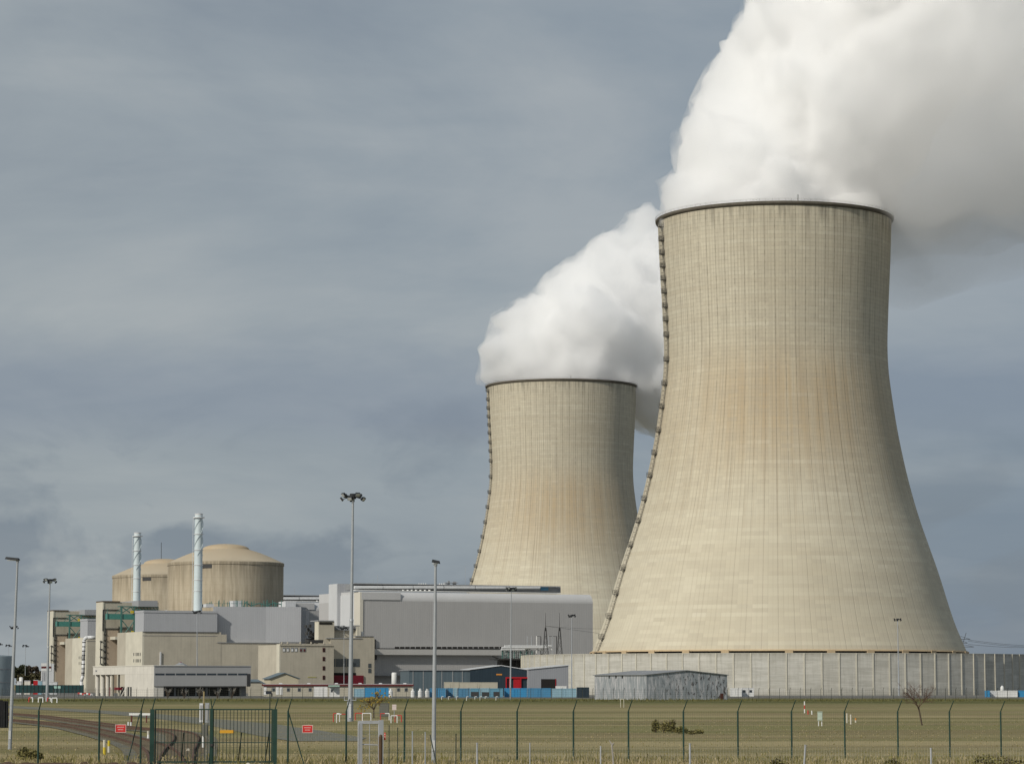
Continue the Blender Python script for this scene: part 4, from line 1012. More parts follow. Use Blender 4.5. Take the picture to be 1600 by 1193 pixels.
row = [(672, 696.5, 'blue0', 'blue container at the left end of the row, behind the slim lamp post', None), (697, 708, 'blue1', 'narrow blue container second in the row from the slim lamp post', None),
       (708.5, 714, 'lblue', 'very narrow pale blue container between two darker blue ones', None), (714.5, 734.5, 'blue1', 'mid blue container left of the three with dark grilles', None),
       (735, 750, 'blue3', 'blue container with a dark grille, leftmost of the three grilled', (736, 1080, 747.5, 1087.5)), (751.5, 765, 'lblue', 'pale blue container with a dark grille and white roof panel', (753, 1080.5, 764, 1087.5)),
       (765.5, 786, 'blue3', 'blue container with a dark grille, right of the pale one', (771, 1080, 780, 1087.5)), (788.5, 823, 'blue2', 'bright blue container under the red doorway', None),
       (824.5, 860.5, 'blue0', 'blue container in front of the grey shed with the black doorway', None), (862, 900.5, 'lblue', 'long pale blue container at the right end of the row', None)]
for x0, x1, mt, lb, gr in row:
    cabin(x0, x1, 1074.5+random.uniform(-.3, .5), None, 790+random.uniform(-4, 4), lb, M[mt], 'container', 'shipping_container', group=CG, grill=gr, a=random.uniform(1, 5))
cabin(902, 920.5, 1073, None, 770, 'dark navy skip container left of the corrugated barn', M['navyc'] if 'navyc' in M else M['navy'], 'container', 'shipping_container', group=CG)
cabin(694, 717, 1064.8, None, 868, 'beige container, left one of the pair behind the blue row', M['beigec'] if 'beigec' in M else M['modular'], 'container', 'shipping_container', group='beige containers')
cabin(717.5, 777.5, 1065.2, None, 868, 'longer beige container, right one of the pair behind the blue row', M['modular'], 'container', 'shipping_container', group='beige containers')
cabin(869, 885, 1071, None, 820, 'small white cabin in front of the grey shed', M['white'])
cabin(1142, 1158.5, 1074.2, None, 835, 'white site cabin without windows, left of its twin', M['white'], group='cabins by the panel wall')
cabin(1159, 1177.5, 1074, None, 838, 'white site cabin with two dark windows before the panel wall', M['white'], wins=((1161, 1165), (1170.5, 1175)), group='cabins by the panel wall', roof=M['clad_lt'])
cabin(1541, 1546, 1078, None, 800, 'narrow bright blue container end at the right edge', M['blue2'], 'container', 'shipping_container', group=CG)
cabin(1546.5, 1559, 1078.2, None, 802, 'grey container right of the narrow blue one', M['clad_lt'], 'container', 'shipping_container', group=CG)
cabin(1559.5, 1589, 1078, None, 800, 'white tank container beneath the small white tower, far right', M['white'], 'container', 'shipping_container', group=CG)
cabin(1589.5, 1625, 1078, None, 801, 'bright blue container cut by the right picture edge', M['blue2'], 'container', 'shipping_container', group=CG)

def dark_shed():
    f = Fr(639, 905, radians(10)); o = f.pt(690, 1080)
    t = thing('panelled_shed', 'long blue grey panelled shed front left of the dark blue gable', 'shed', (o.x, o.y, 0))
    m = MB(); m.rect(f, 639, 1047, 735, None, -20, 0); m.build('wall', M['bluegrey'], t)
    m = MB(); m.rect(f, 638, 1045.6, 735, 1047, -20.5, .4); m.build('roof_edge', M['roofgrey'], t)
    for x in (645, 661, 677.5, 690, 707, 722): q = MB(); q.rect(f, x, 1047.5, x+.8, None, 0, .12); q.build('joint', M['clad_svc'], t)
    f = Fr(735, f.d(735)-1, radians(10)); w = f.s(825.5); ze = f.z(735, 1046); ze2 = f.z(825, 1046.8); zr = f.z(783, 1039.6); sm = f.s(783)
    o = f.pt(780, 1080)
    t = thing('dark_blue_shed', 'dark blue gabled shed with a red doorway and orange plate', 'shed', (o.x, o.y, 0))
    def gab(n): return [f.w(0, n, -.3), f.w(w, n, -.3), f.w(w, n, ze2), f.w(sm, n, zr), f.w(0, n, ze)]
    m = MB(); m.add(gab(0)+gab(-18), [(0,1,2,3,4), (9,8,7,6,5), (0,5,6,1), (1,6,7,2), (4,3,8,9), (3,2,7,8), (0,4,9,5)]); m.build('wall', M['navy'], t)
    m = MB(); 
    for s0, s1, z0, z1 in ((-.3, sm, ze, zr), (w+.3, sm, ze2, zr)):
        m.add([f.w(s0, .3, z0+.02), f.w(s1, .3, z1+.02), f.w(s1, -18.5, z1+.02), f.w(s0, -18.5, z0+.02), f.w(s0, .3, z0+.25), f.w(s1, .3, z1+.25), f.w(s1, -18.5, z1+.25), f.w(s0, -18.5, z0+.25)],
              [(3,2,1,0), (4,5,6,7), (0,1,5,4), (1,2,6,5), (2,3,7,6), (3,0,4,7)])
    m.build('roof', M['clad_lt'], t)
    m = MB(); m.rect(f, 790.5, 1057, 825, 1059.3, 0, .6); m.rect(f, 790.5, 1059.3, 792, None, 0, .6); m.rect(f, 813, 1059.3, 814.5, None, 0, .6); m.build('red_portal', M['red'], t)
    m = MB(); m.rect(f, 795.5, 1059.5, 799, None, 0, .3); m.build('red_shutter', M['red'], t)
    m = MB(); m.rect(f, 802.5, 1060, 812.5, None, 0, .35); m.build('door', M['red'], t)
    m = MB(); m.rect(f, 775.5, 1052, 784.5, 1054.2, 0, .12); m.build('name_plate', M['orange'], t)
    f = Fr(825.5, f.d(825)-1.5, radians(16)); w = f.s(888); o = f.pt(850, 1080)
    t = thing('grey_shed', 'grey sheet metal shed with a black open doorway', 'shed', (o.x, o.y, 0))
    za = f.z(826, 1045.5); zb = f.z(888, 1039.2)
    m = MB(); vs = []
    for n in (0, -16): vs += [f.w(0, n, -.3), f.w(w, n, -.3), f.w(w, n, zb), f.w(0, n, za)]
    m.add(vs, [(0,1,2,3), (7,6,5,4), (0,4,5,1), (1,5,6,2), (2,6,7,3), (0,3,7,4)]); m.build('wall', M['greyshed'], t)
    m = MB(); vs = []
    for n in (.3, -16.3): vs += [f.w(-.2, n, za+.02), f.w(w+.3, n, zb+.02), f.w(w+.3, n, zb+.25), f.w(-.2, n, za+.25)]
    m.add(vs, [(0,1,2,3), (7,6,5,4), (0,4,5,1), (1,5,6,2), (2,6,7,3), (0,3,7,4)]); m.build('roof', M['clad_lt'], t)
    m = MB(); m.rect(f, 845.5, 1060.2, 868, None, -.1, .06); m.build('doorway', M['dark'], t)
    m = MB(); m.rect(f, 868, 1060, 869, None, 0, .12); m.build('door_jamb', M['red'], t)
dark_shed()
def barn():
    f = Fr(1009.5, 652, radians(24)); fl = f.left(); o = f.pt(1010, 1090)
    t = thing('corrugated_barn', 'weathered galvanised corrugated barn with peeling streaks before the panel wall', 'barn', (o.x, o.y, 0))
    w = f.s(1136); sm = f.s(1073); ze = f.z(1009, 1053.6); zr = f.z(1073, 1047.3); L = -fl.s(929)
    ze2 = f.z(1136, 1053.8)
    def gab(n): return [f.w(0, n, -.3), f.w(w, n, -.3), f.w(w, n, ze2), f.w(sm, n, zr), f.w(0, n, ze)]
    m = MB(); m.add(gab(0)+gab(-L), [(0,1,2,3,4), (9,8,7,6,5), (0,5,6,1), (1,6,7,2), (4,3,8,9), (3,2,7,8), (0,4,9,5)]); m.build('wall', M['corrug'], t)
    m = MB()
    for s0, s1, z0, z1 in ((-.35, sm, ze-.1, zr), (w+.35, sm, ze2-.1, zr)):
        m.add([f.w(s0, .3, z0+.02), f.w(s1, .3, z1+.02), f.w(s1, -L-.3, z1+.02), f.w(s0, -L-.3, z0+.02), f.w(s0, .3, z0+.17), f.w(s1, .3, z1+.17), f.w(s1, -L-.3, z1+.17), f.w(s0, -L-.3, z0+.17)],
              [(3,2,1,0), (4,5,6,7), (0,1,5,4), (1,2,6,5), (2,3,7,6), (3,0,4,7)])
    m.build('roof', M['roofgrey'], t)
    for x in (951, 961.5, 971.5): q = MB(); q.rect(fl, x, 1054.2, x+1.6, 1059, -.05, .05); q.build('vent_slot', M['dark'], t)
    q = MB(); q.rect(f, 1125.5, 1082.5, 1130.5, 1093.5, -.05, .06); q.build('door', M['rustdoor'], t)
    q = MB(); 
    for x in (1009.7,): q.rect(f, x, 1054, x+.7, None, 0, .06)
    q.build('corner_strip', M['clad_lt'], t)
M['rustdoor'] = pmat('rusty_door', (.09, .03, .022), .8)
barn()

def gas_tank(px, d, ytop, label, group, r=.55):
    g_ = P(px, 1080, d); z1 = P(px, ytop, d).z; o = (g_.x, g_.y, 0)
    t = thing('gas_tank', label, 'tank', o, group)
    MB().lathe(o, [(0, .05), (r, .05), (r, z1*.68), (r*.82, z1*.78), (r*.4, z1*.80), (0, z1*.81)], 18).build('vessel', M['white'], t)
    MB().lathe((o[0], o[1], z1*.79), [(r*.5, 0), (r*.5, z1*.16), (r*.3, z1*.2), (0, z1*.205)], 12).build('cap', M['flash'], t)
    m = MB()
    for k in range(3): a = k*2.1; m.box((o[0]+r*.7*cos(a), o[1]+r*.7*sin(a), .1), .12, .12, .3)
    m.build('feet', M['steel'], t)
TG = 'white dome-topped tanks'
gas_tank(610.5, 786, 1075, 'white tank right against the long bright blue container', TG)
gas_tank(645, 786, 1075.5, 'white tank left of the group of three, below the end of the cabin row', TG)
gas_tank(656.5, 785, 1075, 'white tank in the middle of the group of three', TG, .6)
gas_tank(667.5, 786, 1075.3, 'white tank on the right of the group of three, beside the slim lamp post', TG, .6)
def tall_tank():
    g_ = P(616, 1060, 1060); z1 = P(616, 1050, 1060).z
    t = thing('storage_tank', 'upright pale grey storage tank in front of the turbine hall base', 'tank', (g_.x, g_.y, 0))
    MB().lathe((g_.x, g_.y, 0), [(0, 0), (.98, 0), (.98, z1-.3), (.8, z1), (0, z1)], 18).build('vessel', M['white'], t, True)
    MB().cyl((g_.x+1.1, g_.y-.3, 0), (g_.x+1.1, g_.y-.3, z1-.5), .08, seg=5).build('fill_pipe', M['steel'], t)
tall_tank()
def small_tower():
    g_ = P(1566, 1078, 812)
    t = thing('water_tank', 'small white domed tank rising behind the containers far right', 'tank', (g_.x, g_.y, 0))
    z1 = P(1566, 1070.5, 812).z
    MB().lathe((g_.x, g_.y, 0), [(0, 0), (.6, 0), (.5, z1-.5), (.2, z1), (0, z1)], 14).build('vessel', M['white'], t, True)
    MB().box((g_.x, g_.y, z1*.45), 2.3, .5, .15).build('walkway', M['flash'], t)
small_tower()

# transformer bay, gantry pylons
def transformer_bay():
    f = Fr(782, 1052, AL); o = f.pt(810, 1080)
    t = thing('transformer_bay', 'transformer platform with white busbars and insulators at the foot of the turbine hall', 'transformer', (o.x, o.y, 0))
    m = MB(); m.rect(f, 779, 1028, 852, 1030.5, -8, 0); m.rect(f, 785, 1030, 787, None, -4, -3); m.rect(f, 806, 1030, 808, None, -4, -3); m.rect(f, 826, 1030, 828, None, -4, -3)
    m.cyl(f.pt(768, 1024, -1), f.pt(783, 1030, -1), .25, seg=5); m.cyl(f.pt(772, 1030, -1), f.pt(790, 1030, -1), .2, seg=5)
    m.rect(f, 782, 1030.5, 850, 1043, -9, -6); m.build('platform', M['steel'], t)
    rr = random.Random(2)
    for k in range(17):
        x = 785+k*3.1; m = MB(); y0 = 1016+rr.uniform(0, 2)
        for q in range(6): c = f.pt(x, y0+q*2, -2-k % 3); m.cyl(c, c+Vector((0, 0, .18)), .42 if q % 2 else .3, seg=8)
        m.cyl(f.pt(x, y0-2, -2-k % 3), f.pt(x, 1028, -2-k % 3), .15, seg=5); m.build('insulator', M['insul'] if k % 3 else M['teal_dk'], t)
    for y, a, b in ((1009, 788, 862), (1011.5, 784, 857), (1013.5, 792, 846), (1014.5, 783, 820)):
        m = MB(); m.cyl(f.pt(a, y, -1-(y % 3)), f.pt(b, y, -1-(y % 3)), .33, seg=8); m.build('busbar', M['pipe'], t)
    m = MB()
    for k in range(30): x = rr.uniform(785, 862); y = rr.uniform(1007, 1016); m.rect(f, x, y, x+rr.uniform(.8, 3), y+rr.uniform(1, 2.5), -3-k*.05, -1.5-k*.06)
    m.build('fittings', M['flash'], t)
    m = MB()
    for k in range(24): x = rr.uniform(785, 862); y = rr.uniform(1008, 1026); m.rect(f, x, y, x+rr.uniform(.6, 2), y+rr.uniform(1, 3), -5-k*.05, -4-k*.06)
    m.build('dark_fittings', M['steel'], t)
    for x, yt, mt in ((824, 993, 'galv'), (830.5, 993, 'galv'), (838.5, 993, 'flash'), (845, 994, 'steel'), (857, 993, 'galv'), (863, 993, 'galv'), (869.5, 993, 'steel')):
        m = MB(); m.cyl(f.pt(x, yt, -6), f.w(f.s(x, 1060, -6), -6, -.2), .16, seg=5); m.build('pole', M[mt], t)
    m = MB(); m.cyl(f.pt(838, 993.4, -6), f.pt(845, 993.4, -6), .1, seg=4); m.cyl(f.pt(857, 993.4, -6), f.pt(870, 993.4, -6), .1, seg=4); m.build('crossbar', M['steel'], t)
M['insul'] = pmat('glass_insulator', (.30, .36, .34), .3)
transformer_bay()
def apylon(px, label):
    f = Fr(px, 1010, radians(20)); t = thing('lattice_pylon', label, 'pylon', tuple(f.w(0, 0, 0)), 'narrow A shaped pylons')
    def B(px_, y): return f.pt(px_, y)
    zt = f.z(px, 957); H = zt
    for sx, sy in ((-1, -1), (1, -1), (1, 1), (-1, 1)):
        m = MB(); m.cyl(f.w(sx*1.9, sy*1.2, -.2), f.w(sx*.18, sy*.12, H*.82), .13, .08, seg=5); m.build('leg', M['steel'], t)
    m = MB(); m.cyl(f.w(0, 0, H*.78), f.w(0, 0, H), .13, .05, seg=5)
    for k in range(9):
        z0 = H*.82*k/9; z1 = H*.82*(k+1)/9; w0 = 1.9-(1.72)*k/9; w1 = 1.9-1.72*(k+1)/9
        m.cyl(f.w(-w0, -w0*.63, z0), f.w(w1, -w1*.63, z1), .055, seg=4); m.cyl(f.w(w0, w0*.63, z0), f.w(-w1, w1*.63, z1), .055, seg=4)
        if k % 2: m.cyl(f.w(-w0, -w0*.63, z0), f.w(w0, -w0*.63, z0), .06, seg=4)
    m.build('bracing', M['steel'], t)
apylon(852.5, 'left one of two narrow lattice pylons before the turbine hall'); apylon(874.5, 'right one of two narrow lattice pylons before the turbine hall')
w = MB(); a = P(853, 977.5, 1010); b = P(1010, 976, 1160)
pts = [a.lerp(b, k/10)-Vector((0, 0, 1.2*sin(pi*k/10))) for k in range(11)]; w.path(pts, .05, 4)
pts = [P(853, 977.5, 1012).lerp(P(945, 990, 1100), k/6) for k in range(7)]; w.path(pts, .05, 4)
o = w.build('overhead_wire', M['steel']); tag(o, 'thin overhead wires leading right from the two narrow pylons', 'wire')

def big_pylon():
    d = 2100; c = P(1503, 1060, d); z = lambda y: P(1503, y, d).z; u = d/F
    t = thing('transmission_pylon', 'dark transmission pylon peeking out right behind the larger cooling tower', 'pylon', (c.x, c.y, 0))
    H = z(989)
    m = MB()
    for sx in (-1, 1):
        for sy in (-1, 1): m.cyl((c.x+sx*4, c.y+sy*4, -.5), (c.x+sx*.8, c.y+sy*.8, H*.8), .28, seg=4); 
        m.cyl((c.x+sx*.8, c.y, H*.8), (c.x+sx*3.6, c.y, H+.5), .22, seg=4)
    for k in range(8):
        z0 = H*.8*k/8; z1 = H*.8*(k+1)/8; w0 = 4-3.2*k/8; w1 = 4-3.2*(k+1)/8
        m.cyl((c.x-w0, c.y-w0, z0), (c.x+w1, c.y-w1, z1), .15, seg=4); m.cyl((c.x+w0, c.y-w0, z0), (c.x-w1, c.y-w1, z1), .15, seg=4)
    m.build('tower', M['steel'], t)
    for zz, w_ in ((998, 6.5), (1004, 4.5), (1010, 9)):
        m = MB(); m.cyl((c.x-w_, c.y, z(zz)), (c.x+w_, c.y, z(zz)), .25, seg=4); m.cyl((c.x, c.y, z(zz)+2), (c.x+w_, c.y, z(zz)), .16, seg=4); m.cyl((c.x, c.y, z(zz)+2), (c.x-w_, c.y, z(zz)), .16, seg=4); m.build('crossarm', M['steel'], t)
    o = MB()
    for y0, y1 in ((999, 1004), (1001, 1006), (1006, 1003)):
        a = P(1513, y0, d); b = P(1700, y1, d*1.02); o.path([a.lerp(b, k/14)-Vector((0, 0, 5*sin(pi*k/14)*.6)) for k in range(15)], .13, 4)
    tag(o.build('power_line', M['steel']), 'power lines running right across the sky from the transmission pylon', 'wire')
big_pylon()

# ------------------------------------------------------------------ left background
def left_tank():
    d = 900; c = P(-16, 1060, d); r = 34.5*d/F; z1 = P(0, 1024, d).z
    t = thing('storage_silo', 'large blue grey cylindrical tank cut by the left picture edge', 'tank', (c.x, c.y, 0))
    MB().lathe(c*Vector((1, 1, 0)) if False else (c.x, c.y, 0), [(r, -.2), (r, z1-.4), (r*.97, z1), (0, z1+.5)], 48).build('shell', wmat('blue_grey_tank', (.24, .29, .31), .05, .12, .2, .5), t, True)
    m = MB()
    for z in (z1*.33, z1*.66): m.lathe((c.x, c.y, z), [(r+.0, 0), (r+.12, .02), (r+.12, .15), (r, .17)], 48)
    m.build('hoops', M['clad_dk'], t)
left_tank()
def tree(px, ytop, d, wpx, mat, label, group, seed, lean=0, n=1800):
    rnd = random.Random(seed); g_ = P(px, 1070, d); H = P(px, ytop, d).z; Wd = wpx*d/F
    t = thing('tree', label, 'tree', (g_.x, g_.y, 0), group)
    m = MB(); m.cyl((g_.x, g_.y, -.2), (g_.x, g_.y, H*.55), .35, .2, seg=7)
    for k in range(7):
        a = rnd.uniform(0, 2*pi); z0 = H*rnd.uniform(.25, .5); m.cyl((g_.x, g_.y, z0), (g_.x+cos(a)*Wd*.35, g_.y+sin(a)*Wd*.35, z0+H*.3), .15, .05, seg=5)
    m.build('trunk', M['bark'], t)
    m = MB(); cl = [(rnd.uniform(-.32, .32)*Wd, rnd.uniform(-.32, .32)*Wd, H*rnd.uniform(.35, .82), rnd.uniform(.16, .3)*Wd) for _ in range(14)]
    for k in range(n):
        cx, cy, cz, r = rnd.choice(cl); v = Vector((rnd.gauss(0, 1), rnd.gauss(0, 1), rnd.gauss(0, 1))).normalized()*r*rnd.uniform(.5, 1.05)
        p = Vector((g_.x+cx, g_.y+cy, cz))+v; p.z = min(p.z, H); s = rnd.uniform(.3, .7)
        R = Matrix.Rotation(rnd.uniform(0, 6.3), 3, 'Z') @ Matrix.Rotation(rnd.uniform(0, 3.1), 3, 'X')
        m.add([p+R @ Vector(q)*s for q in ((-1, -.6, 0), (1, -.7, .2), (.8, .8, 0), (-.7, .7, -.2))], [(0, 1, 2, 3)])
    m.build('crown', mat, t)
rt = 'trees beyond the left end of the plant'
for px, yt, d, wd, mt, lb in ((27, 1029, 1500, 15, 'leaf_a', 'dark tree nearest the blue grey tank at the far left'), (37, 1030.5, 1520, 16, 'leaf_a', 'dark rounded tree behind the small flood mast'),
        (48, 1034, 1540, 15, 'leaf_c', 'lower brownish tree in the dip of the tree group'), (59, 1034.5, 1530, 14, 'leaf_c', 'brown tree left of the red and white hut'),
        (69, 1031, 1510, 15, 'leaf_b', 'yellowish tree partly behind the red and white hut'), (33, 1050, 1440, 16, 'leaf_b', 'low olive shrub tree in front of the dark trees, left'),
        (47, 1050, 1445, 16, 'leaf_b', 'low olive shrub tree in front of the brown trees, middle'), (61, 1050, 1440, 15, 'leaf_b', 'low olive shrub tree beside the red and white hut')):
    tree(px, yt, d, wd, M[mt], lb, rt, int(px*7+yt))
def left_bits():
    f = Fr(64, 1120, radians(10)); o = f.pt(68, 1080)
    t = thing('red_white_hut', 'small building with red and white bands left of the hoist tower', 'building', (o.x, o.y, 0))
    m = MB(); m.rect(f, 64.5, 1036, 84, None, -8, 0); m.build('wall', M['clad_lt'], t)
    m = MB(); m.rect(f, 64.5, 1040.5, 80, 1043.5, 0, .15); m.build('red_band', M['maroon'], t)
    m = MB(); m.rect(f, 64.3, 1035.4, 80, 1040.3, 0, .12); m.rect(f, 64.3, 1043.7, 80, 1047.5, 0, .12); m.build('white_band', M['white'], t)
    for x in (66, 68.5, 71): q = MB(); q.rect(f, x, 1049, x+.8, 1063, 0, .15); q.build('mullion', M['clad_dk'], t)
    g_ = P(33, 1060, 1150); t = thing('white_drum', 'small white round tank below the trees at far left', 'tank', (g_.x, g_.y, 0)); z1 = P(33, 1057, 1150).z
    MB().lathe((g_.x, g_.y, 0), [(.75, 0), (.75, z1-.2), (0, z1)], 16).build('vessel', M['white'], t, True)
    MB().lathe((g_.x, g_.y, z1*.5), [(.76, 0), (.82, .05), (.82, .2), (.76, .25)], 16).build('band', M['clad_dk'], t)
    f = Fr(24, 940, radians(4)); o = f.pt(70, 1083); t = thing('windbreak_fence', 'dark teal windbreak netting fence in front of the farther reactor block', 'fence', (o.x, o.y, 0))
    m = MB(); m.rect(f, 24, 1069.6, 131, 1082, -.06, 0); m.build('netting', M['net'], t)
    for k in range(19): x = 24+k*5.9; q = MB(); q.rect(f, x, 1068.8, x+.4, None, 0, .12); q.build('post', M['steel'], t)
    rr = random.Random(5)
    f2 = Fr(25, 1010, radians(4))
    for k, (x, w_, h, mt, lb) in enumerate(((26, 7, 5, 'clad_lt', 'pale grey crate heap at far left beyond the netting'), (38, 9, 6, 'white_conc', 'whitish stacked boxes beyond the netting below the trees'), (52, 7, 7, 'red', 'red topped store box beyond the netting'), (59, 6, 6, 'lblue', 'pale blue store box left of the red and white hut'), (77, 12, 4, 'clad_lt', 'light grey plant box at the foot of the hoist tower'))):
        t = thing('store_box', lb, 'box', (f2.pt(x, 1075).x, f2.pt(x, 1075).y, 0), 'boxes beyond the windbreak')
        q = MB(); q.rect(f2, x, 1069-h, x+w_, None, -3, 0); q.build('body', M[mt], t)
        q = MB(); q.rect(f2, x-.2, 1068.6-h, x+w_+.2, 1069.4-h, -3.1, .1); q.build('lid', M['clad_lt'], t)
    for x, y, mt, lb in ((86.5, 1073, 'signg', 'pale green sign on the windbreak, left one'), (92.5, 1073, 'signg', 'pale green sign on the windbreak, right one')):
        p = P(x, y, 925); t = thing('yard_sign', lb, 'sign', (p.x, p.y, 0), 'green signs by the windbreak')
        MB().box(p, .9, .06, .75).build('panel', M[mt], t); MB().cyl((p.x, p.y+.06, 0), (p.x, p.y+.06, p.z), .05, seg=5).build('post', M['galv'], t)
    for x, y, lb in ((128, 1076, 'heap of red and white barriers left of the undercroft, left part'), (138, 1079, 'red and white striped barrier leaning by the undercroft columns')):
        p = P(x, y, 850); t = thing('road_barrier', lb, 'barrier', (p.x, p.y, 0), 'red and white barriers')
        for k in range(4):
            MB().box((p.x-.9+k*.6, p.y, .9-k*.12), .6, .15, .5, 0).build('board', M['flash'] if k % 2 else M['redb'], t)
        m = MB(); m.box((p.x-.9, p.y, .4), .1, .4, .85); m.box((p.x+.9, p.y, .3), .1, .4, .6); m.build('feet', M['steel'], t)
M['signg'] = pmat('pale_green_sign', (.35, .55, .48), .5); M['redb'] = pmat('bright_red', (.55, .06, .05), .5)
left_bits()

# ------------------------------------------------------------------ lamp masts
def floodmast(px, py, d, nl, label, pxb=None, w=.30, R=1.05, base=False, seed=1, sc=1.0):
    top = P(px, py, d); bot = P(pxb if pxb is not None else px, 1080, d); bx = bot.x; H = top.z
    t = thing('floodlight_mast', label, 'floodlight mast', (bx, d, 0), 'tall floodlight masts')
    m = MB(); k1 = .45
    a = Vector((bx, d, -.2)); b = top; mid = a.lerp(b, .45)
    m.cyl(a, mid, w, w*.72, seg=14, cap=False); m.cyl(mid-Vector((0, 0, .1)), b, w*.62, w*.42, seg=14, cap=False); m.lathe((mid.x, mid.y, mid.z), [(w*.74, -.15), (w*.78, -.1), (w*.78, .1), (w*.6, .15)], 14); m.build('pole', M['galv'], t, True)
    m = MB(); m.cyl(b-Vector((0, 0, .25)), b+Vector((0, 0, .25)), .34*sc, seg=12)
    m.lathe((b.x, b.y, b.z), [(R*.62, -.05), (R*.62, .06), (R*.56, .06), (R*.56, -.05)], 24, True)
    for k in range(nl): a_ = 2*pi*k/nl+.3; m.cyl(b, b+Vector((cos(a_)*R*.8, sin(a_)*R*.8, .05 if k % 2 else -.25)), .045*sc, seg=5)
    m.build('head_frame', M['lampblk'], t)
    for k in range(nl):
        a_ = 2*pi*k/nl+.3; up = .1 if k % 2 else -.3*sc; c = b+Vector((cos(a_)*R*.92, sin(a_)*R*.92, up))
        q = MB(); q.box(c, .50*sc, .20*sc, .40*sc, a_-pi/2, -.65); l = q.build('floodlight', M['lampblk'], t)
        if d < 700:
            Rm = Matrix.Rotation(a_-pi/2, 4, 'Z') @ Matrix.Rotation(-.65, 4, 'X')
            q = MB(); q.box(c+Rm @ Vector((0, .115*sc, 0)), .42*sc, .03, .32*sc, a_-pi/2, -.65); q.build('lens', M['lampglass'], l)
    if base:
        m = MB(); m.cyl((bx, d, -.1), (bx, d, 1.9), w*1.25, w*1.22, seg=14, cap=False); m.build('base_sleeve', M['galv'], t, True)
        m = MB(); m.box((bx, d-.1, 1.95), 1.15, .4, .07); m.box((bx-.54, d-.1, 2.15), .05, .05, .4); m.box((bx+.54, d-.1, 2.15), .05, .05, .4); m.build('winch_bracket', M['galv'], t)
        m = MB(); m.box((bx, d-w*1.3, .95), .22, .06, 1.3); m.build('access_door', M['clad_lt'], t)
    return t
floodmast(551.5, 775, 274, 9, 'tallest floodlight mast, thick grey pole rising above the middle of the plant', 547.3, .245, 1.15, True, sc=.9)
floodmast(78, 906, 600, 8, 'floodlight mast before the farther hoist tower, far left', 73.5, .33, 1.35, False, sc=1.25)
floodmast(308, 955, 905, 6, 'floodlight mast behind the service building, in line with the taller white stack', 308, .24, 1.4, sc=1.3)
floodmast(799, 919, 655, 8, 'floodlight mast in front of the red doorway and turbine hall', 797.5, .21, 1.2, sc=1.1)
floodmast(893.5, 961, 862, 6, 'slim floodlight mast beside the panel wall right of the lattice pylons', 893, .24, 1.15, sc=1.1)
floodmast(1402.5, 967, 905, 6, 'floodlight mast standing against the right half of the panel wall', 1404.5, .27, 1.2, sc=1.1)
floodmast(22, 979, 1010, 6, 'floodlight mast hidden behind the left lamp post', 21.5, .17, 1.5, sc=1.4)
floodmast(13.5, 1007.5, 1560, 5, 'small distant floodlight mast above the blue grey tank', 13.5, .2, 1.7, sc=1.6)
floodmast(40, 1008, 1500, 5, 'small distant floodlight mast in front of the dark trees', 39, .2, 1.7, sc=1.6)
floodmast(-1, 1005, 1500, 5, 'distant floodlight mast cut by the left picture edge', -1, .2, 1.7, sc=1.6)
floodmast(537.5, 980.5, 1095, 6, 'slim floodlight mast before the workshop, just left of the tallest mast', 537.5, .16, 1.5, sc=1.3)

def lamp_post(px, py, d, pxb, label, head):
    top = P(px, py, d); b0 = P(pxb, 1150, d)
    t = thing('street_lamp', label, 'street lamp', (b0.x, d, 0), 'single lamp posts')
    m = MB(); a = Vector((b0.x, d, -.2)); m.cyl(a, a.lerp(top, .5), .105, .085, seg=14, cap=False); m.cyl(a.lerp(top, .5), top, .085, .055, seg=14, cap=False); m.build('pole', M['galv'], t, True)
    dx, wd = head
    q = MB(); c = top+Vector((dx, 0, .06)); vs = []
    for z, k in ((-.06, 1), (.06, .85)):
        vs += [c+Vector((x*wd/2*k, y*.17*k, z+(-x*.035))) for x, y in ((-1, -.7), (-.8, -1), (.8, -1), (1, -.7), (1, .7), (.8, 1), (-.8, 1), (-1, .7))]
    q.add(vs, [tuple(range(7, -1, -1)), tuple(range(8, 16))]+[(i, (i+1) % 8, 8+(i+1) % 8, 8+i) for i in range(8)]); q.build('lamp_head', M['lampblk'], t)
    q = MB(); q.box(c+Vector((-.04, 0, -.085)), wd*.6, .24, .05); q.build('lamp_glass', M['lampglass'], t)
    q = MB(); q.cyl(top-Vector((0, 0, .15)), top+Vector((0, 0, .05)), .08, seg=10); q.build('collar', M['galv'], t)
    q = MB(); q.box((b0.x, d-.1, .75), .12, .05, .45); q.build('access_door', M['clad_lt'], t)
lamp_post(27.5, 874, 155, 15.5, 'lamp post with flat black head pointing left, at the far left', (-.27, .80))
lamp_post(680.5, 879, 128, 677.5, 'slim lamp post with small black hood right of the tallest mast', (.02, .38))

# ------------------------------------------------------------------ far fence along the yard
def far_fence():
    d = 642; f = Fr(0, d, 0); o = f.pt(800, 1092); t = thing('security_fence', 'long dark security fence along the far side of the grass field', 'fence', (o.x, d, 0))
    for k in range(99):
        x = 3+k*16.2; ss = f.s(x, 1085); m = MB(); m.fbox(f, ss-.045, ss+.045, -.05, .05, -.2, 2.35); m.cyl(f.w(ss, 0, 2.3), f.w(ss+.1, .35, 2.75), .045, seg=4); m.build('post', M['fencepost'], t)
    m = MB(); a, b = f.s(3, 1085), f.s(3+98*16.2, 1085)
    for z in (.1, .5, .9, 1.3, 1.7, 2.1, 2.35): m.fbox(f, a, b, -.01, .01, z, z+.018)
    n = 520
    for k in range(n): s0 = a+(b-a)*k/n; m.fbox(f, s0, s0+.012, -.01, .01, 0, 2.35)
    m.build('wire_mesh', M['fencepost'], t)
far_fence()

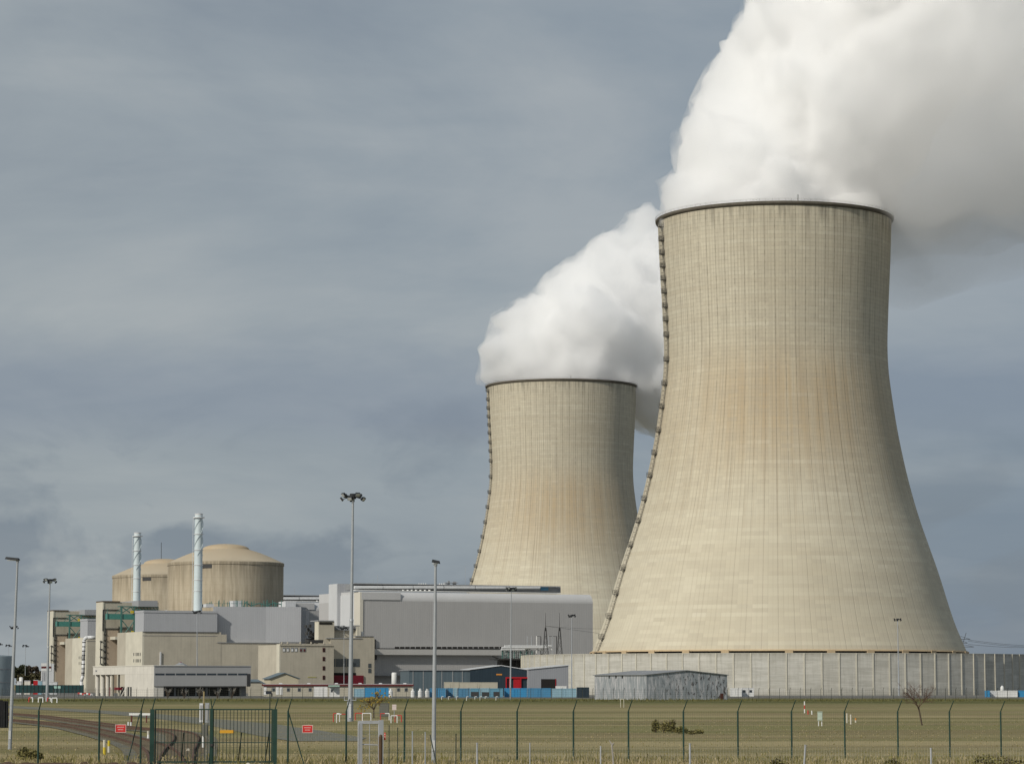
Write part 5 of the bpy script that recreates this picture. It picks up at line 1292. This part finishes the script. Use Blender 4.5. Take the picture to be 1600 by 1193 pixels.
# ------------------------------------------------------------------ near green fence, gate
FA = G(60, 1190); 
def fence_d(px): return 121+(px-60)/(1564-60)*18.5
def post_mesh(t, px, H=None, lean=.22):
    d = fence_d(px); b = P(px, 1150, d); z1 = P(px, 1109.5+(px-60)/1504*1.5, d).z if H is None else H
    m = MB(); m.cyl((b.x, d, -.2), (b.x, d, z1), .042, seg=10)
    m.cyl((b.x, d, z1), (b.x+lean*.75, d-.30, z1+.52), .026, .02, seg=6); o = m.build('post', M['green'], t)
    return b.x, d, z1
def near_fence(xs, label, braces=(), name='green_fence'):
    x0 = P(xs[0], 1150, fence_d(xs[0])); t = thing(name, label, 'fence', (x0.x, x0.y, 0), 'green wire fences either side of the gate')
    ps = [post_mesh(t, x) for x in xs]
    m = MB()
    for (xa, da, za), (xb, db, zb) in zip(ps, ps[1:]):
        n = 24
        for k in range(n): q = k/n; m.cyl((xa+(xb-xa)*q, da+(db-da)*q, 0), (xa+(xb-xa)*q, da+(db-da)*q, za), .0022, seg=3, cap=False)
        for z in [i*.4 for i in range(6)]: m.cyl((xa, da, z+.05), (xb, db, z+.05), .0014, seg=3, cap=False)
        for o_, zz in ((.1, .2), (.2, .42)): m.cyl((xa+o_, da-.2, za+zz), (xb+o_, db-.2, zb+zz), .003, seg=3, cap=False)
    m.build('wire_mesh', M['green_dk'], t)
    for (ax, ay, bx, by) in braces:
        d = fence_d(ax); a = P(ax, ay, d); b = P(bx, by, d); b.z = -.1
        q = MB(); q.cyl(a, b, .026, seg=6); q.build('brace', M['green'], t)
near_fence([-32, 60, 155, 220], 'green wire fence left of the gate', [(218, 1115, 197, 1196)])
near_fence([450, 541, 632, 720, 808, 896, 982, 1068, 1153, 1237, 1320, 1403, 1484, 1564, 1643], 'long green wire fence right of the gate', [(451, 1113, 476, 1196)])
def double_gate():
    d = 122.5; f = Fr(332, d, radians(4)); o = f.pt(332, 1190); t = thing('double_gate', 'green double-leaf bar gate across the railway', 'gate', (o.x, o.y, 0))
    z = lambda y: f.z(332, y)
    for x in (239, 430.5):
        q = MB(); s = f.s(x); q.fbox(f, s-.09, s+.09, -.09, .09, -.3, z(1107)); q.cyl(f.w(s, 0, z(1107)), f.w(s+.12, .1, z(1090)), .025, seg=6); q.build('gate_post', M['green'], t)
    for a, b in ((243, 331.2), (333, 427)):
        s0, s1 = f.s(a), f.s(b); lf = MB()
        for zz, h in ((z(1108.5), .05), (.15, .06), (z(1160), .035)): lf.fbox(f, s0, s1, -.025, .025, zz, zz+h)
        lf.fbox(f, s0, s0+.06, -.03, .03, .1, z(1108)); lf.fbox(f, s1-.06, s1, -.03, .03, .1, z(1108)); leaf = lf.build('gate_leaf', M['green'], t)
        n = 17; br = MB()
        for k in range(1, n): s = s0+(s1-s0)*k/n; br.fbox(f, s-.013, s+.013, -.013, .013, .15, z(1108))
        br.build('bars', M['green_dk'], leaf)
    q = MB(); s = f.s(332); q.fbox(f, s-.05, s+.05, .03, .1, .1, z(1106)); q.cyl(f.w(s, .05, z(1106)), f.w(s-.05, .1, z(1091)), .022, seg=6); q.cyl(f.w(s, .05, z(1106)), f.w(s+.15, .1, z(1091)), .022, seg=6); q.build('lock_stile', M['green'], t)
    q = MB(); s = f.s(333); q.cyl(f.w(s, .1, z(1165)), f.w(s, .1, z(1161)), .08, seg=10); q.build('padlock', M['steel'], t)
    for (ax, bx) in ((287, 282.5), (331, 326), (377.5, 371), (420.5, 413)):
        q = MB(); a = f.pt(ax, 1144, -.3); b = f.pt(bx, 1192, -1.2); b.z = -.1; q.cyl(a, b, .025, seg=6); q.build('stay', M['green_dk'], t)
    q = MB(); q.rect(f, 343.5, 1139.8, 364.5, 1144.6, .03, .06); s = q.build('warning_strip', M['orangey'], t)
double_gate_done = None
M['orangey'] = pmat('amber_plate', (.66, .34, .03), .6)
double_gate()
def red_sign(px, py, label, w=.46, h=.34):
    d = fence_d(px)-.06; c = P(px, py, d)
    t = thing('warning_sign', label, 'sign', (c.x, c.y, c.z-h/2), 'red warning signs on the green fence')
    MB().box(c, w, .01, h).build('border', M['signpink'], t)
    MB().box(c-Vector((0, .008, 0)), w*.88, .008, h*.84).build('panel', M['signred'], t)
    m = MB()
    for z, ww in ((.055, .62), (-.045, .5)):
        for k in range(9): m.box(c+Vector((-w*ww/2+w*ww*(k+.5)/9, -.014, z)), w*ww/9*.62, .004, .04)
    m.build('lettering', M['signpink'], t)
M['signred'] = pmat('sign_red', (.62, .035, .03), .45); M['signpink'] = pmat('sign_pale', (.72, .50, .46), .5)
red_sign(188.5, 1137.3, 'red warning sign with pale border on the fence left of the gate'); red_sign(480.5, 1138, 'red warning sign with pale border on the fence right of the gate')
def cctv():
    f = Fr(421, 123.5, 0); b = f.pt(421, 1180); t = thing('security_camera', 'dark security camera on a thin pole at the right gate leaf', 'camera', (b.x, b.y, 0))
    MB().cyl((b.x, b.y, -.1), (b.x, b.y, f.z(421, 1084)), .022, seg=8).build('pole', M['green_dk'], t)
    c = f.pt(420, 1081.5); MB().box(c, .24, .13, .11, 0, 0).box(c+Vector((-.03, 0, .07)), .32, .16, .02).build('housing', M['blk2'], t)
    MB().box(c+Vector((.13, -.02, -.09)), .06, .06, .14).build('bracket', M['lampblk'], t)
M['blk2'] = pmat('dark_blue_housing', (.02, .028, .04), .5)
cctv()
def signal_cabinet():
    d = 158; f = Fr(318, d, 0); b = f.pt(318, 1170); t = thing('trackside_cabinet', 'pair of grey trackside cabinets on a post behind the gate', 'cabinet', (b.x, b.y, 0))
    z = lambda y: f.z(318, y)
    for x0, x1, y0, y1, mt in ((311.5, 317, 1098, 1127.5, 'pipe'), (320.5, 326.5, 1097.5, 1128, 'galv')):
        m = MB(); m.rect(f, x0, y0, x1, y1, -.15, .1); q = m.build('cabinet', M[mt], t); m = MB(); m.rect(f, x0+1, y0+3, x1-1, y1-4, .1, .115); m.build('door', M['clad_svc'], q)
    m = MB(); m.rect(f, 315.5, 1131.5, 323.5, 1148.5, -.2, .16); m.build('relay_box', M['greyb'], t)
    m = MB(); m.rect(f, 317, 1079.5, 319.2, 1131, -.05, .03); m.build('marker_pole', M['polec'], t)
    m = MB(); m.cyl(f.w(f.s(318.5), 0, -.1), f.w(f.s(318.5), 0, z(1148)), .05, seg=8); m.cyl(f.w(f.s(318.5), 0, z(1130)), f.w(f.s(318.5), 0, z(1080)), .03, seg=8); m.build('post', M['flash'], t)
M['greyb'] = pmat('grey_green_box', (.14, .14, .12), .7); M['polec'] = pmat('ochre_pole', (.30, .24, .12), .7)
signal_cabinet()
def barrier_beam():
    d = gd(220, 1128); f = Fr(203, d, 0); b = f.pt(220, 1128); t = thing('buffer_beam', 'white horizontal beam on a brown post beside the rail track', 'barrier', (b.x, b.y, 0))
    MB().rect(f, 201.5, 1113.3, 236.5, 1116.8, -.1, .1).build('beam', M['flash'], t)
    MB().rect(f, 204.4, 1116.8, 206.4, 1128.5, -.08, .08).rect(f, 228, 1116.8, 229.6, 1128.5, -.08, .08).build('post', M['maroon'], t)
barrier_beam()

# silver wire gate and low mesh fence in front
def wire_gate():
    d = 104; f = Fr(560, d, radians(6)); b = f.pt(575, 1190); t = thing('wire_gate', 'silver framed wire mesh gate beside a brown wooden post', 'gate', (b.x, b.y, 0))
    z = lambda y: f.z(575, y)
    s0, s1 = f.s(560, 1160), f.s(595, 1160); r = .028
    m = MB(); zt = z(1126)
    m.cyl(f.w(s0, 0, .1), f.w(s0, 0, zt), r, seg=8); m.cyl(f.w(s1-.07, 0, .1), f.w(s1-.07, 0, zt), r, seg=8); m.fbox(f, s0, s1, -.03, .03, zt-.09, zt+.02); m.cyl(f.w(s0, 0, z(1162)), f.w(s1, 0, z(1163.5)), .02, seg=8); m.cyl(f.w(s0, 0, .15), f.w(s1, 0, .15), r, seg=8)
    sm = f.s(577.5, 1160); m.cyl(f.w(sm, 0, .1), f.w(sm, 0, zt), .013, seg=6); m.build('frame', M['silver'], t)
    m = MB()
    for k in range(1, 16): s = s0+(s1-s0)*k/16; m.cyl(f.w(s, 0, .1), f.w(s, 0, zt), .0022, seg=3, cap=False)
    for k in range(22): m.cyl(f.w(s0, 0, .1+k*.11), f.w(s1, 0, .1+k*.11), .0022, seg=3, cap=False)
    m.build('wire_mesh', M['silver'], t)
    m = MB(); m.fbox(f, f.s(592.2), f.s(599.6), -.06, .06, -.2, z(1124)); m.build('hinge_post', M['galv'], t)
    m = MB(); m.fbox(f, s0+.03, s0+.14, .03, .07, .0, z(1129)); m.build('latch_bar', M['clad_dk'], t)
    q = P(594.6, 1180, d-.4); m = MB(); m.cyl((q.x, q.y, -.2), (q.x, q.y, P(594.5, 1150, d-.4).z), .075, .07, seg=10); m.cyl((q.x, q.y, P(594.5, 1150, d-.4).z), (q.x+.02, q.y, P(594.5, 1147, d-.4).z), .07, .04, seg=10)
    tag(m.build('wooden_post', M['wood']), 'thick brown wooden post beside the silver gate', 'post')
    c = P(601.3, 1149.5, d-.3); t = thing('red_tag', 'small red tag sign right of the silver gate', 'sign', (c.x, c.y, c.z-.13)); MB().box(c, .055, .012, .26).build('plate', M['signred'], t)
    m = MB()
    for z_ in (.07, -.02): m.box(c+Vector((0, -.008, z_)), .03, .004, .05)
    m.build('mark', M['signpink'], t)
wire_gate()
def low_fence():
    d = 101; f = Fr(600, d, radians(1.5)); b = f.pt(1100, 1190); t = thing('low_mesh_fence', 'low silver wire mesh fence along the bottom edge of the picture', 'fence', (b.x, b.y, 0))
    zt = f.z(900, 1167.5)
    a, e = f.s(602, 1180), f.s(1660, 1180)
    m = MB(); n = int((e-a)/.10)
    for k in range(n): s = a+(e-a)*k/n; m.cyl(f.w(s, 0, .0), f.w(s, 0, zt), .0026, seg=3, cap=False)
    for zz in (zt, zt-.12, zt-.27, zt-.42, zt-.6, .3, .15): m.cyl(f.w(a, 0, zz), f.w(e, 0, zz), .0034, seg=3, cap=False)
    m.build('wire_mesh', M['meshw'], t)
    for x, y, mt, lean, r in ((745.5, 1161, 'silver', 0, .034), (828, 1161, 'silver', 0, .02), (938.5, 1166, 'silver', 0, .026), (1078, 1162, 'silver', 0, .034), (1258.5, 1164, 'silver', .12, .034), (1454.5, 1169, 'silver', 0, .034), (1640, 1168, 'silver', 0, .034),
                        (608, 1133.5, 'green_dk', 0, .014), (621.5, 1137, 'green_dk', 0, .014), (644.5, 1143, 'galv', 0, .022), (664.5, 1144, 'galv', 0, .022), (712.5, 1147, 'green_dk', 0, .018)):
        q = MB(); p = P(x, y, d+f.t.y*f.s(x)-.05); q.cyl((p.x-lean, p.y, -.2), p, r, seg=8); q.cyl(p, p+Vector((0, 0, .03)), r*1.25, seg=8); q.build('post', M[mt], t)
    q = MB(); p = P(672, 1147, d); e_ = P(680.5, 1193, d-.5); q.cyl(p, Vector((e_.x+.2, e_.y, -.1)), .02, seg=6); q.build('brace', M['green_dk'], t)
    p = P(956, 1162, 101.5); q = MB(); q.cyl((p.x+.11, p.y, -.2), (p.x, p.y, p.z), .035, .028, seg=7); q.cyl(p, p+Vector((-.09, 0, .14)), .028, .012, seg=6); q.cyl(p-Vector((0, 0, .05)), p+Vector((.07, 0, .05)), .03, .02, seg=6)
    tag(q.build('split_stake', M['greywood']), 'crooked split grey wooden stake by the low mesh fence', 'post')
M['meshw'] = pmat('pale_wire', (.42, .40, .33), .6)
low_fence()

# ------------------------------------------------------------------ things standing in the field
def hrail(x0, x1, ytop, ybase, label, cols, seed=0, r=.045):
    d = gd((x0+x1)/2, ybase); f = Fr(x0, d, 0); b = f.pt((x0+x1)/2, ybase); t = thing('guard_rail', label, 'barrier', (b.x, b.y, 0), 'red and white tube rails in the field')
    zt = f.z((x0+x1)/2, ytop); s0, s1 = f.s(x0), f.s(x1)
    for k, s in enumerate((s0, s1)):
        MB().cyl(f.w(s, 0, -.1), f.w(s, 0, zt), r, seg=7).build('upright', M[cols[k]], t)
    n = len(cols)-1
    for k in range(n): a = s0+(s1-s0)*k/n; MB().cyl(f.w(a, 0, zt), f.w(a+(s1-s0)/n, 0, zt), r, seg=7).build('rail', M[cols[k]], t)
hrail(521.5, 531, 1114, 1126.5, 'white and red tube rail left of the tallest mast', ('redb', 'flash', 'flash'))
hrail(526.5, 541.5, 1115, 1128, 'white tube rail in front of the red one left of the tallest mast', ('flash', 'redb', 'redb'))
hrail(555.5, 566.5, 1113.5, 1124, 'red tube rail just right of the tallest mast', ('redb', 'redb', 'flash'))
hrail(566.8, 580, 1113.8, 1127, 'white tube rail above the silver gate', ('flash', 'flash', 'redb'))
hrail(595, 608.5, 1114, 1124, 'white and red tube rail beside the grey cabinet', ('redb', 'flash', 'flash'))
hrail(611.5, 621, 1117.5, 1128.5, 'white tube rail below the pinkish sign', ('flash', 'flash', 'redb'))
hrail(617.5, 627.5, 1117, 1127, 'red tube rail right of the pinkish sign', ('redb', 'redb', 'redb'))
for i, (x0, x1, yt, yb, lb) in enumerate(((46, 52, 1089.5, 1096, 'red tube rail left of the far left floodlight mast'), (61, 68, 1089.5, 1096.5, 'white and red tube rail left of the mast foot'), (75, 80, 1090, 1095, 'red tube rail right of the mast foot'), (82, 90, 1090, 1097, 'white tube rail farther right of the mast foot'))):
    hrail(x0, x1, yt, yb, lb, ('redb', 'flash', 'flash') if i % 2 == 0 else ('flash', 'flash', 'redb'), r=.12)
def cabinet(px0, px1, y0, y1, yb, mat, label, name='utility_cabinet', legs=True):
    d = gd((px0+px1)/2, yb); f = Fr(px0, d, 0); b = f.pt((px0+px1)/2, yb); t = thing(name, label, 'cabinet', (b.x, b.y, 0))
    m = MB(); m.rect(f, px0, y0, px1, y1, -.4, 0); m.build('body', mat, t); m = MB(); m.rect(f, px0-.3, y0-.6, px1+.3, y0, -.45, .05); m.build('roof', mat, t)
    m = MB(); m.rect(f, px0+.8, y0+1.2, px1-.8, y1-1.2, 0, .03); m.build('door', mat, t)
    if legs:
        for x in (px0+.4, px1-1.6): MB().rect(f, x, y1, x+1.2, yb, -.2, -.1).build('leg', M['flash'], t)
cabinet(592.5, 607.8, 1098.5, 1119, 1119, M['greyg'] if 'greyg' in M else M['greyb'], 'dark grey green cabinet behind the tube rails', legs=False)
cabinet(1278, 1285, 1111.5, 1125, 1133.5, pmat('mint_cabinet', (.50, .58, .50), .6), 'pale mint cabinet on two legs in the field before the panel wall')
def post_sign(px, y0, y1, w, yb, label, mat):
    d = gd(px, yb); c = P(px, (y0+y1)/2, d); t = thing('field_sign', label, 'sign', (c.x, d, 0))
    MB().box(c, w*d/F, .03, (y1-y0)*d/F).build('panel', mat, t); MB().cyl((c.x, d+.05, -.1), (c.x, d+.05, c.z), .04, seg=6).build('post', M['galv'], t)
post_sign(616, 1100, 1108.5, 6.5, 1120, 'pinkish white notice panel on a post right of the grey cabinet', pmat('faded_sign', (.66, .56, .54), .6))
def marker(px, ytop, yb, label, grp, cols):
    d = gd(px, yb); zt = P(px, ytop, d).z; x = P(px, yb, d).x; t = thing('marker_post', label, 'post', (x, d, 0), grp); n = len(cols)
    for k, c in enumerate(cols): MB().cyl((x, d, zt*k/n-(.1 if k == 0 else 0)), (x, d, zt*(k+1)/n), .07, seg=8).build('band', M[c], t)
marker(1257.2, 1095, 1113, 'red and white marker post in the field right of the corrugated barn', 'marker posts', ('flash', 'redb', 'flash'))
marker(1262.5, 1109, 1115, 'short red post beside the red and white marker', 'marker posts', ('redb',)); marker(1268.5, 1109.5, 1115.5, 'short pale post right of the red marker', 'marker posts', ('flash',))
marker(1323.5, 1113.5, 1128.5, 'pale upright pipe left of its twin near the mint cabinet', 'marker posts', ('cream', 'cream')); marker(1329.5, 1115.5, 1130.5, 'pale upright pipe right of its twin near the mint cabinet', 'marker posts', ('cream', 'cream'))
marker(1337, 1121, 1128, 'short orange tipped stake right of the pale pipes', 'marker posts', ('cream', 'orange'))
hrail(969.5, 974.5, 1091.5, 1104.5, 'small pale H shaped rail below the corrugated barn', ('cream', 'cream', 'cream'))
marker(200.5, 1127, 1134, 'left white peg near the buffer beam', 'marker posts', ('flash',)); marker(204.5, 1127.5, 1134.5, 'right white peg near the buffer beam', 'marker posts', ('flash',))
marker(231.5, 1141, 1153, 'pale peg left of the green gate post', 'marker posts', ('flash', 'cream'))
marker(163, 1155, 1178, 'yellow pipe end, left of two, in the gravel before the track', 'marker posts', ('yellow', 'cream')); marker(170, 1156, 1174, 'yellow pipe end, right of two, in the gravel before the track', 'marker posts', ('cream', 'yellow'))
for i, x in enumerate((690, 700.6, 713, 729, 742, 750, 758, 775)):
    d = 628; zt = .85; X = P(x, 1090, d).x
    t = thing('standpipe', 'white hooked standpipe %s in front of the blue containers' % ('leftmost', 'second from left', 'third from left', 'fourth from left', 'fourth from right', 'third from right', 'second from right', 'rightmost')[i], 'standpipe', (X, d, 0), 'white standpipes')
    MB().cyl((X, d, -.1), (X, d, zt), .07, seg=6).build('upright', M['flash'], t); MB().cyl((X, d, zt), (X+.4, d, zt), .06, seg=6).build('spout', M['flash'], t)
def dark_store():
    d = gd(4, 1136); f = Fr(-12, d, 0); b = f.pt(0, 1136); t = thing('sleeper_stack', 'dark upright stack of timber sleepers at the left picture edge', 'timber stack', (b.x, b.y, 0)); rr = random.Random(1)
    for k in range(7):
        x = -12+k*3.35; MB().rect(f, x, 1093+rr.uniform(0, 2), x+2.9, 1137, -.6-rr.uniform(0, .4), rr.uniform(0, .1)).build('sleeper', M['darkwood'], t)
M['darkwood'] = wmat('tarred_timber', (.022, .022, .024), .3, .3, 2, .9)
dark_store()

# bare trees and shrubs
def bare_tree(pxb, yb, pxt, ysplit, ytop, spread, label, mat, leaves=None, seed=3):
    rnd = random.Random(seed); d = gd(pxb, yb); base = P(pxb, yb, d); base.z = -.1; sp = P(pxt, ysplit, d); H = P(pxt, ytop, d).z; Wd = spread*d/F
    t = thing('bare_tree', label, 'tree', (base.x, base.y, 0))
    MB().cyl(base, sp, .075, .06, seg=8).build('trunk', M['bark'], t)
    m = MB(); lv = []
    def grow(p, v, L, r, n):
        q = p+v*L; m.cyl(p, q, r, r*.6, seg=4, cap=False)
        if n == 0: lv.append(q); return
        for k in range(3 if n > 1 else 4):
            w = (v+Vector((rnd.gauss(0, .42), rnd.gauss(0, .42), rnd.gauss(.02, .30)))).normalized(); grow(p+v*L*rnd.uniform(.6, 1), w, L*rnd.uniform(.6, .85), r*.62, n-1)
    L0 = (H-sp.z)*.36
    for k in range(7):
        a = 2*pi*k/7+rnd.uniform(-.3, .3); e = rnd.uniform(.3, 1.2); grow(sp-Vector((0, 0, rnd.uniform(0, .25))), Vector((cos(a)*cos(e)-.12, sin(a)*cos(e), sin(e))).normalized(), L0*rnd.uniform(.8, 1.1), .034, 4)
    m.build('branches', mat, t)
    if leaves:
        q = MB()
        for p in lv:
            if rnd.random() < .16:
                s = .07; q.add([p+Vector((-s, 0, -s)), p+Vector((s, .02, -s)), p+Vector((s, 0, s)), p+Vector((-s, .03, s))], [(0,1,2,3)])
        q.build('leaves', leaves, t)
bare_tree(1441, 1132, 1435, 1103, 1056, 60, 'bare red brown tree with crooked trunk in the field before the panel wall', M['twig'], None, 3)
bare_tree(584, 1121, 584, 1106, 1069, 50, 'thin nearly bare tree with yellow leaves right of the tallest mast', M['bark'], leafmat('yellow_leaf', (.20, .15, .03), (.30, .22, .05)), 5)
def winter_shrub(px, ybase, ytop, spread, label, seed):
    rnd = random.Random(seed); d = gd(px, ybase); b = G(px, ybase); H = P(px, ytop, d).z; Wd = spread*d/F
    t = thing('winter_shrub', label, 'shrub', (b.x, b.y, 0), 'bare pale shrubs before the service building')
    m = MB(); tw = MB()
    for k in range(9):
        a = rnd.uniform(0, 6.3); q = Vector((b.x+cos(a)*Wd*.25, b.y+sin(a)*Wd*.2, H*rnd.uniform(.45, .7))); m.cyl((b.x, b.y, -.1), q, .06, .04, seg=4)
        for j in range(5):
            a2 = a+rnd.gauss(0, .8); e = q+Vector((cos(a2)*Wd*rnd.uniform(.1, .28), sin(a2)*Wd*.15, H*rnd.uniform(-.05, .33))); tw.cyl(q, e, .03, .015, seg=3, cap=False)
    m.build('stems', M['bark'], t); tw.build('twigs', M['palet'], t)
M['palet'] = pmat('pale_twigs', (.26, .24, .21), .9)
for px, yt, sp, lb in ((262, 1071, 15, 'first from the left'), (288, 1073, 14, 'second from the left'), (312, 1071, 16, 'in the middle'), (340, 1073, 14, 'second from the right'), (362, 1072, 15, 'rightmost')):
    winter_shrub(px, 1090.5, yt, sp, 'pale bare shrub before the dark doorways of the service building, '+lb, px)
def shrub(pts, label, seed, mat, n=260, up=.5):
    rnd = random.Random(seed); px, py, _, _ = pts[0]; d = gd(px, py); b = G(px, py); t = thing('shrub', label, 'shrub', (b.x, b.y, 0), 'shrubs in the grass field')
    m = MB(); st = MB()
    for px, py, w_, h in pts:
        g_ = G(px, py); W_ = w_*g_.y/F; H = h*g_.y/F
        for k in range(14): a = rnd.uniform(0, 6.3); st.cyl((g_.x+cos(a)*W_*.15, g_.y+sin(a)*W_*.15, -.05), (g_.x+cos(a)*W_*.45, g_.y+sin(a)*W_*.3, H*rnd.uniform(.6, 1)), .012, seg=3, cap=False)
        for k in range(n):
            a = rnd.uniform(0, 6.3); rr = sqrt(rnd.random())*.5; hh = H*rnd.random()**.7*(1.05-rr*.9)
            p = Vector((g_.x+cos(a)*rr*W_, g_.y+sin(a)*rr*W_, hh)); s = rnd.uniform(.03, .075); R = Matrix.Rotation(rnd.uniform(0, 6.3), 3, 'Z') @ Matrix.Rotation(rnd.uniform(0, 3.1), 3, 'X')
            m.add([p+R @ Vector(q)*s for q in ((-1, -.5, 0), (1, -.5, .2), (.8, .6, 0), (-.7, .6, -.2))], [(0, 1, 2, 3)])
    st.build('stems', M['bark'], t); m.build('foliage', mat, t)
shrub([(1024, 1143, 13, 21), (1040, 1144, 20, 20), (1050, 1143, 12, 22), (1064, 1145, 22, 12)], 'olive green shrub in the middle of the field, the largest one', 4, M['shrub'], 420)
shrub([(1082, 1146, 14, 6), (1092, 1145, 16, 7)], 'low weedy shrub just right of the largest shrub', 5, M['shrub'], 200)
for i, (x, y, w_, h, lb) in enumerate(((1392, 1200, 18, 18, 'round dark tuft shrub at the bottom between two green posts, left'), (1540, 1200, 40, 24, 'wide green bush low at the bottom right'), (1215, 1202, 22, 18, 'round dark tuft shrub at the bottom beside a green post'), (1565, 1202, 50, 22, 'green bush at the bottom right corner'), (40, 1186, 30, 20, 'green weeds at the foot of the left lamp post'))):
    shrub([(x, y, w_, h), (x+w_*.5, y, w_*.8, h*.7)], lb, 10+i, M['shrub'], 420)
def sand(px, py, w_, h, label):
    g_ = G(px, py); W_ = w_*g_.y/F/2; rnd = random.Random(int(px)); bm = bmesh.new(); bmesh.ops.create_icosphere(bm, subdivisions=2, radius=1)
    for v in bm.verts: v.co = Vector((v.co.x*W_, v.co.y*W_*.7, v.co.z*h*g_.y/F))*(1+.25*mnoise.noise(v.co*1.7+Vector((px, 0, 0))))
    me = bpy.data.meshes.new('rock'); bm.to_mesh(me); bm.free(); me.materials.append(M['rock']); o = bpy.data.objects.new('rock', me); COL.objects.link(o); o.location = (g_.x, g_.y, 0); tag(o, label, 'rock', 'pale rocks at the bottom edge')
for x, y, w_, h, lb in ((370, 1196, 6, 4, 'pale rock under the gate, left of the bigger ones'), (388, 1197, 10, 6, 'bigger pale rock under the right gate leaf'), (406, 1196, 6, 7, 'tall pale rock under the right gate leaf near the gate post'), (294, 1173, 6, 5, 'single white stone behind the left gate leaf'), (1108, 1197, 30, 5, 'flat pale rock at the bottom edge right of the crooked stake')):
    sand(x, y, w_, h, lb)

# grass
def grass(name, n, dr, hr, mat, seed, clump=.6, wr=(.01, .022), greenfac=None, xr=(-20, 1620)):
    rnd = random.Random(seed); V = []; Fc = []; n_ = 0
    while n_ < n:
        px = rnd.uniform(*xr); d = dr[0]+(dr[1]-dr[0])*rnd.random()**1.3; X = P(px, 1150, d).x
        c = mnoise.noise(Vector((X*.35, d*.35, seed)))*.7+mnoise.noise(Vector((X*1.1, d*.9, seed+5)))*.4
        if c < clump*rnd.uniform(-.6, 1): continue
        n_ += 1; h = rnd.uniform(*hr)*(1+max(0, c)*1.2); a = rnd.uniform(0, pi); w = rnd.uniform(*wr); lx, ly = rnd.gauss(0, .3)*h, rnd.gauss(0, .3)*h
        b = len(V); V += [(X-cos(a)*w, d-sin(a)*w, -.06), (X+cos(a)*w, d+sin(a)*w, -.06), (X+lx*.5+cos(a)*w*.6, d+ly*.5, h*.65), (X+lx, d+ly, h)]; Fc.append((b, b+1, b+2, b+3))
    me = bpy.data.meshes.new(name); me.from_pydata(V, [], Fc); me.materials.append(mat); o = bpy.data.objects.new(name, me); COL.objects.link(o); tag(o, kind='stuff')
    o['label'] = 'dry grass and weeds covering the field'
grass('straw_grass', 22000, (104, 134), (.02, .08), M['grass_s'], 1)
grass('green_grass', 16000, (104, 134), (.02, .08), M['grass_g'], 2)
grass('field_grass', 5000, (135, 300), (.02, .05), M['grass_g'], 3, .9, (.02, .05))
grass('field_straw', 5000, (135, 300), (.02, .05), M['grass_s'], 4, .9, (.02, .05))
grass('fence_weeds', 7000, (600, 641), (.1, .45), M['weed'], 6, .3, (.05, .12))
grass('tall_tufts', 5500, (114, 136), (.06, .24), M['grass_s'], 7, .95)
grass('green_tufts', 7000, (114, 138), (.06, .24), M['grass_g'], 8, 1.0)
# bare soil bank along the foot of the left fence
sb = MB(); vs = []; nb = 60
for k in range(nb+1):
    px = -40+k*6.0; h = .18+.12*mnoise.noise(Vector((k*.4, 0, 0)))
    if k > 42: h *= max(0, (nb-k)/18)
    for dd, hh in ((114, -.08), (118.5, h*.8), (121, h), (123.0, -.05)): q = P(px, 1180, dd); vs.append((q.x, dd, hh))
sb.add(vs, [(k*4+j, k*4+j+1, (k+1)*4+j+1, (k+1)*4+j) for k in range(nb) for j in range(3)])
tag(sb.build('soil_bank', M['soil'], None, True), kind='structure')

# distant hill on the right
hl = MB(); vs = []
for k in range(41):
    px = 1440+k*14; y = 1022.5-2.5*sin((k-6)/34*pi)+.6*mnoise.noise(Vector((k*.6, 0, 0))) if k > 6 else 1022.5+(6-k)*8
    p = P(px, y, 6000); vs += [(p.x, 6000, max(p.z, -1)), (p.x, 7200, max(p.z, -1)*.9), (p.x*1.05, 8600, -1), (p.x, 5200, -1)]
hl.add(vs, [(4*i+a, 4*(i+1)+a, 4*(i+1)+b, 4*i+b) for i in range(40) for a, b in ((3, 0), (0, 1), (1, 2))])
tag(hl.build('hills', M['hills'], None, True), kind='structure')
print('objects', len(bpy.data.objects))
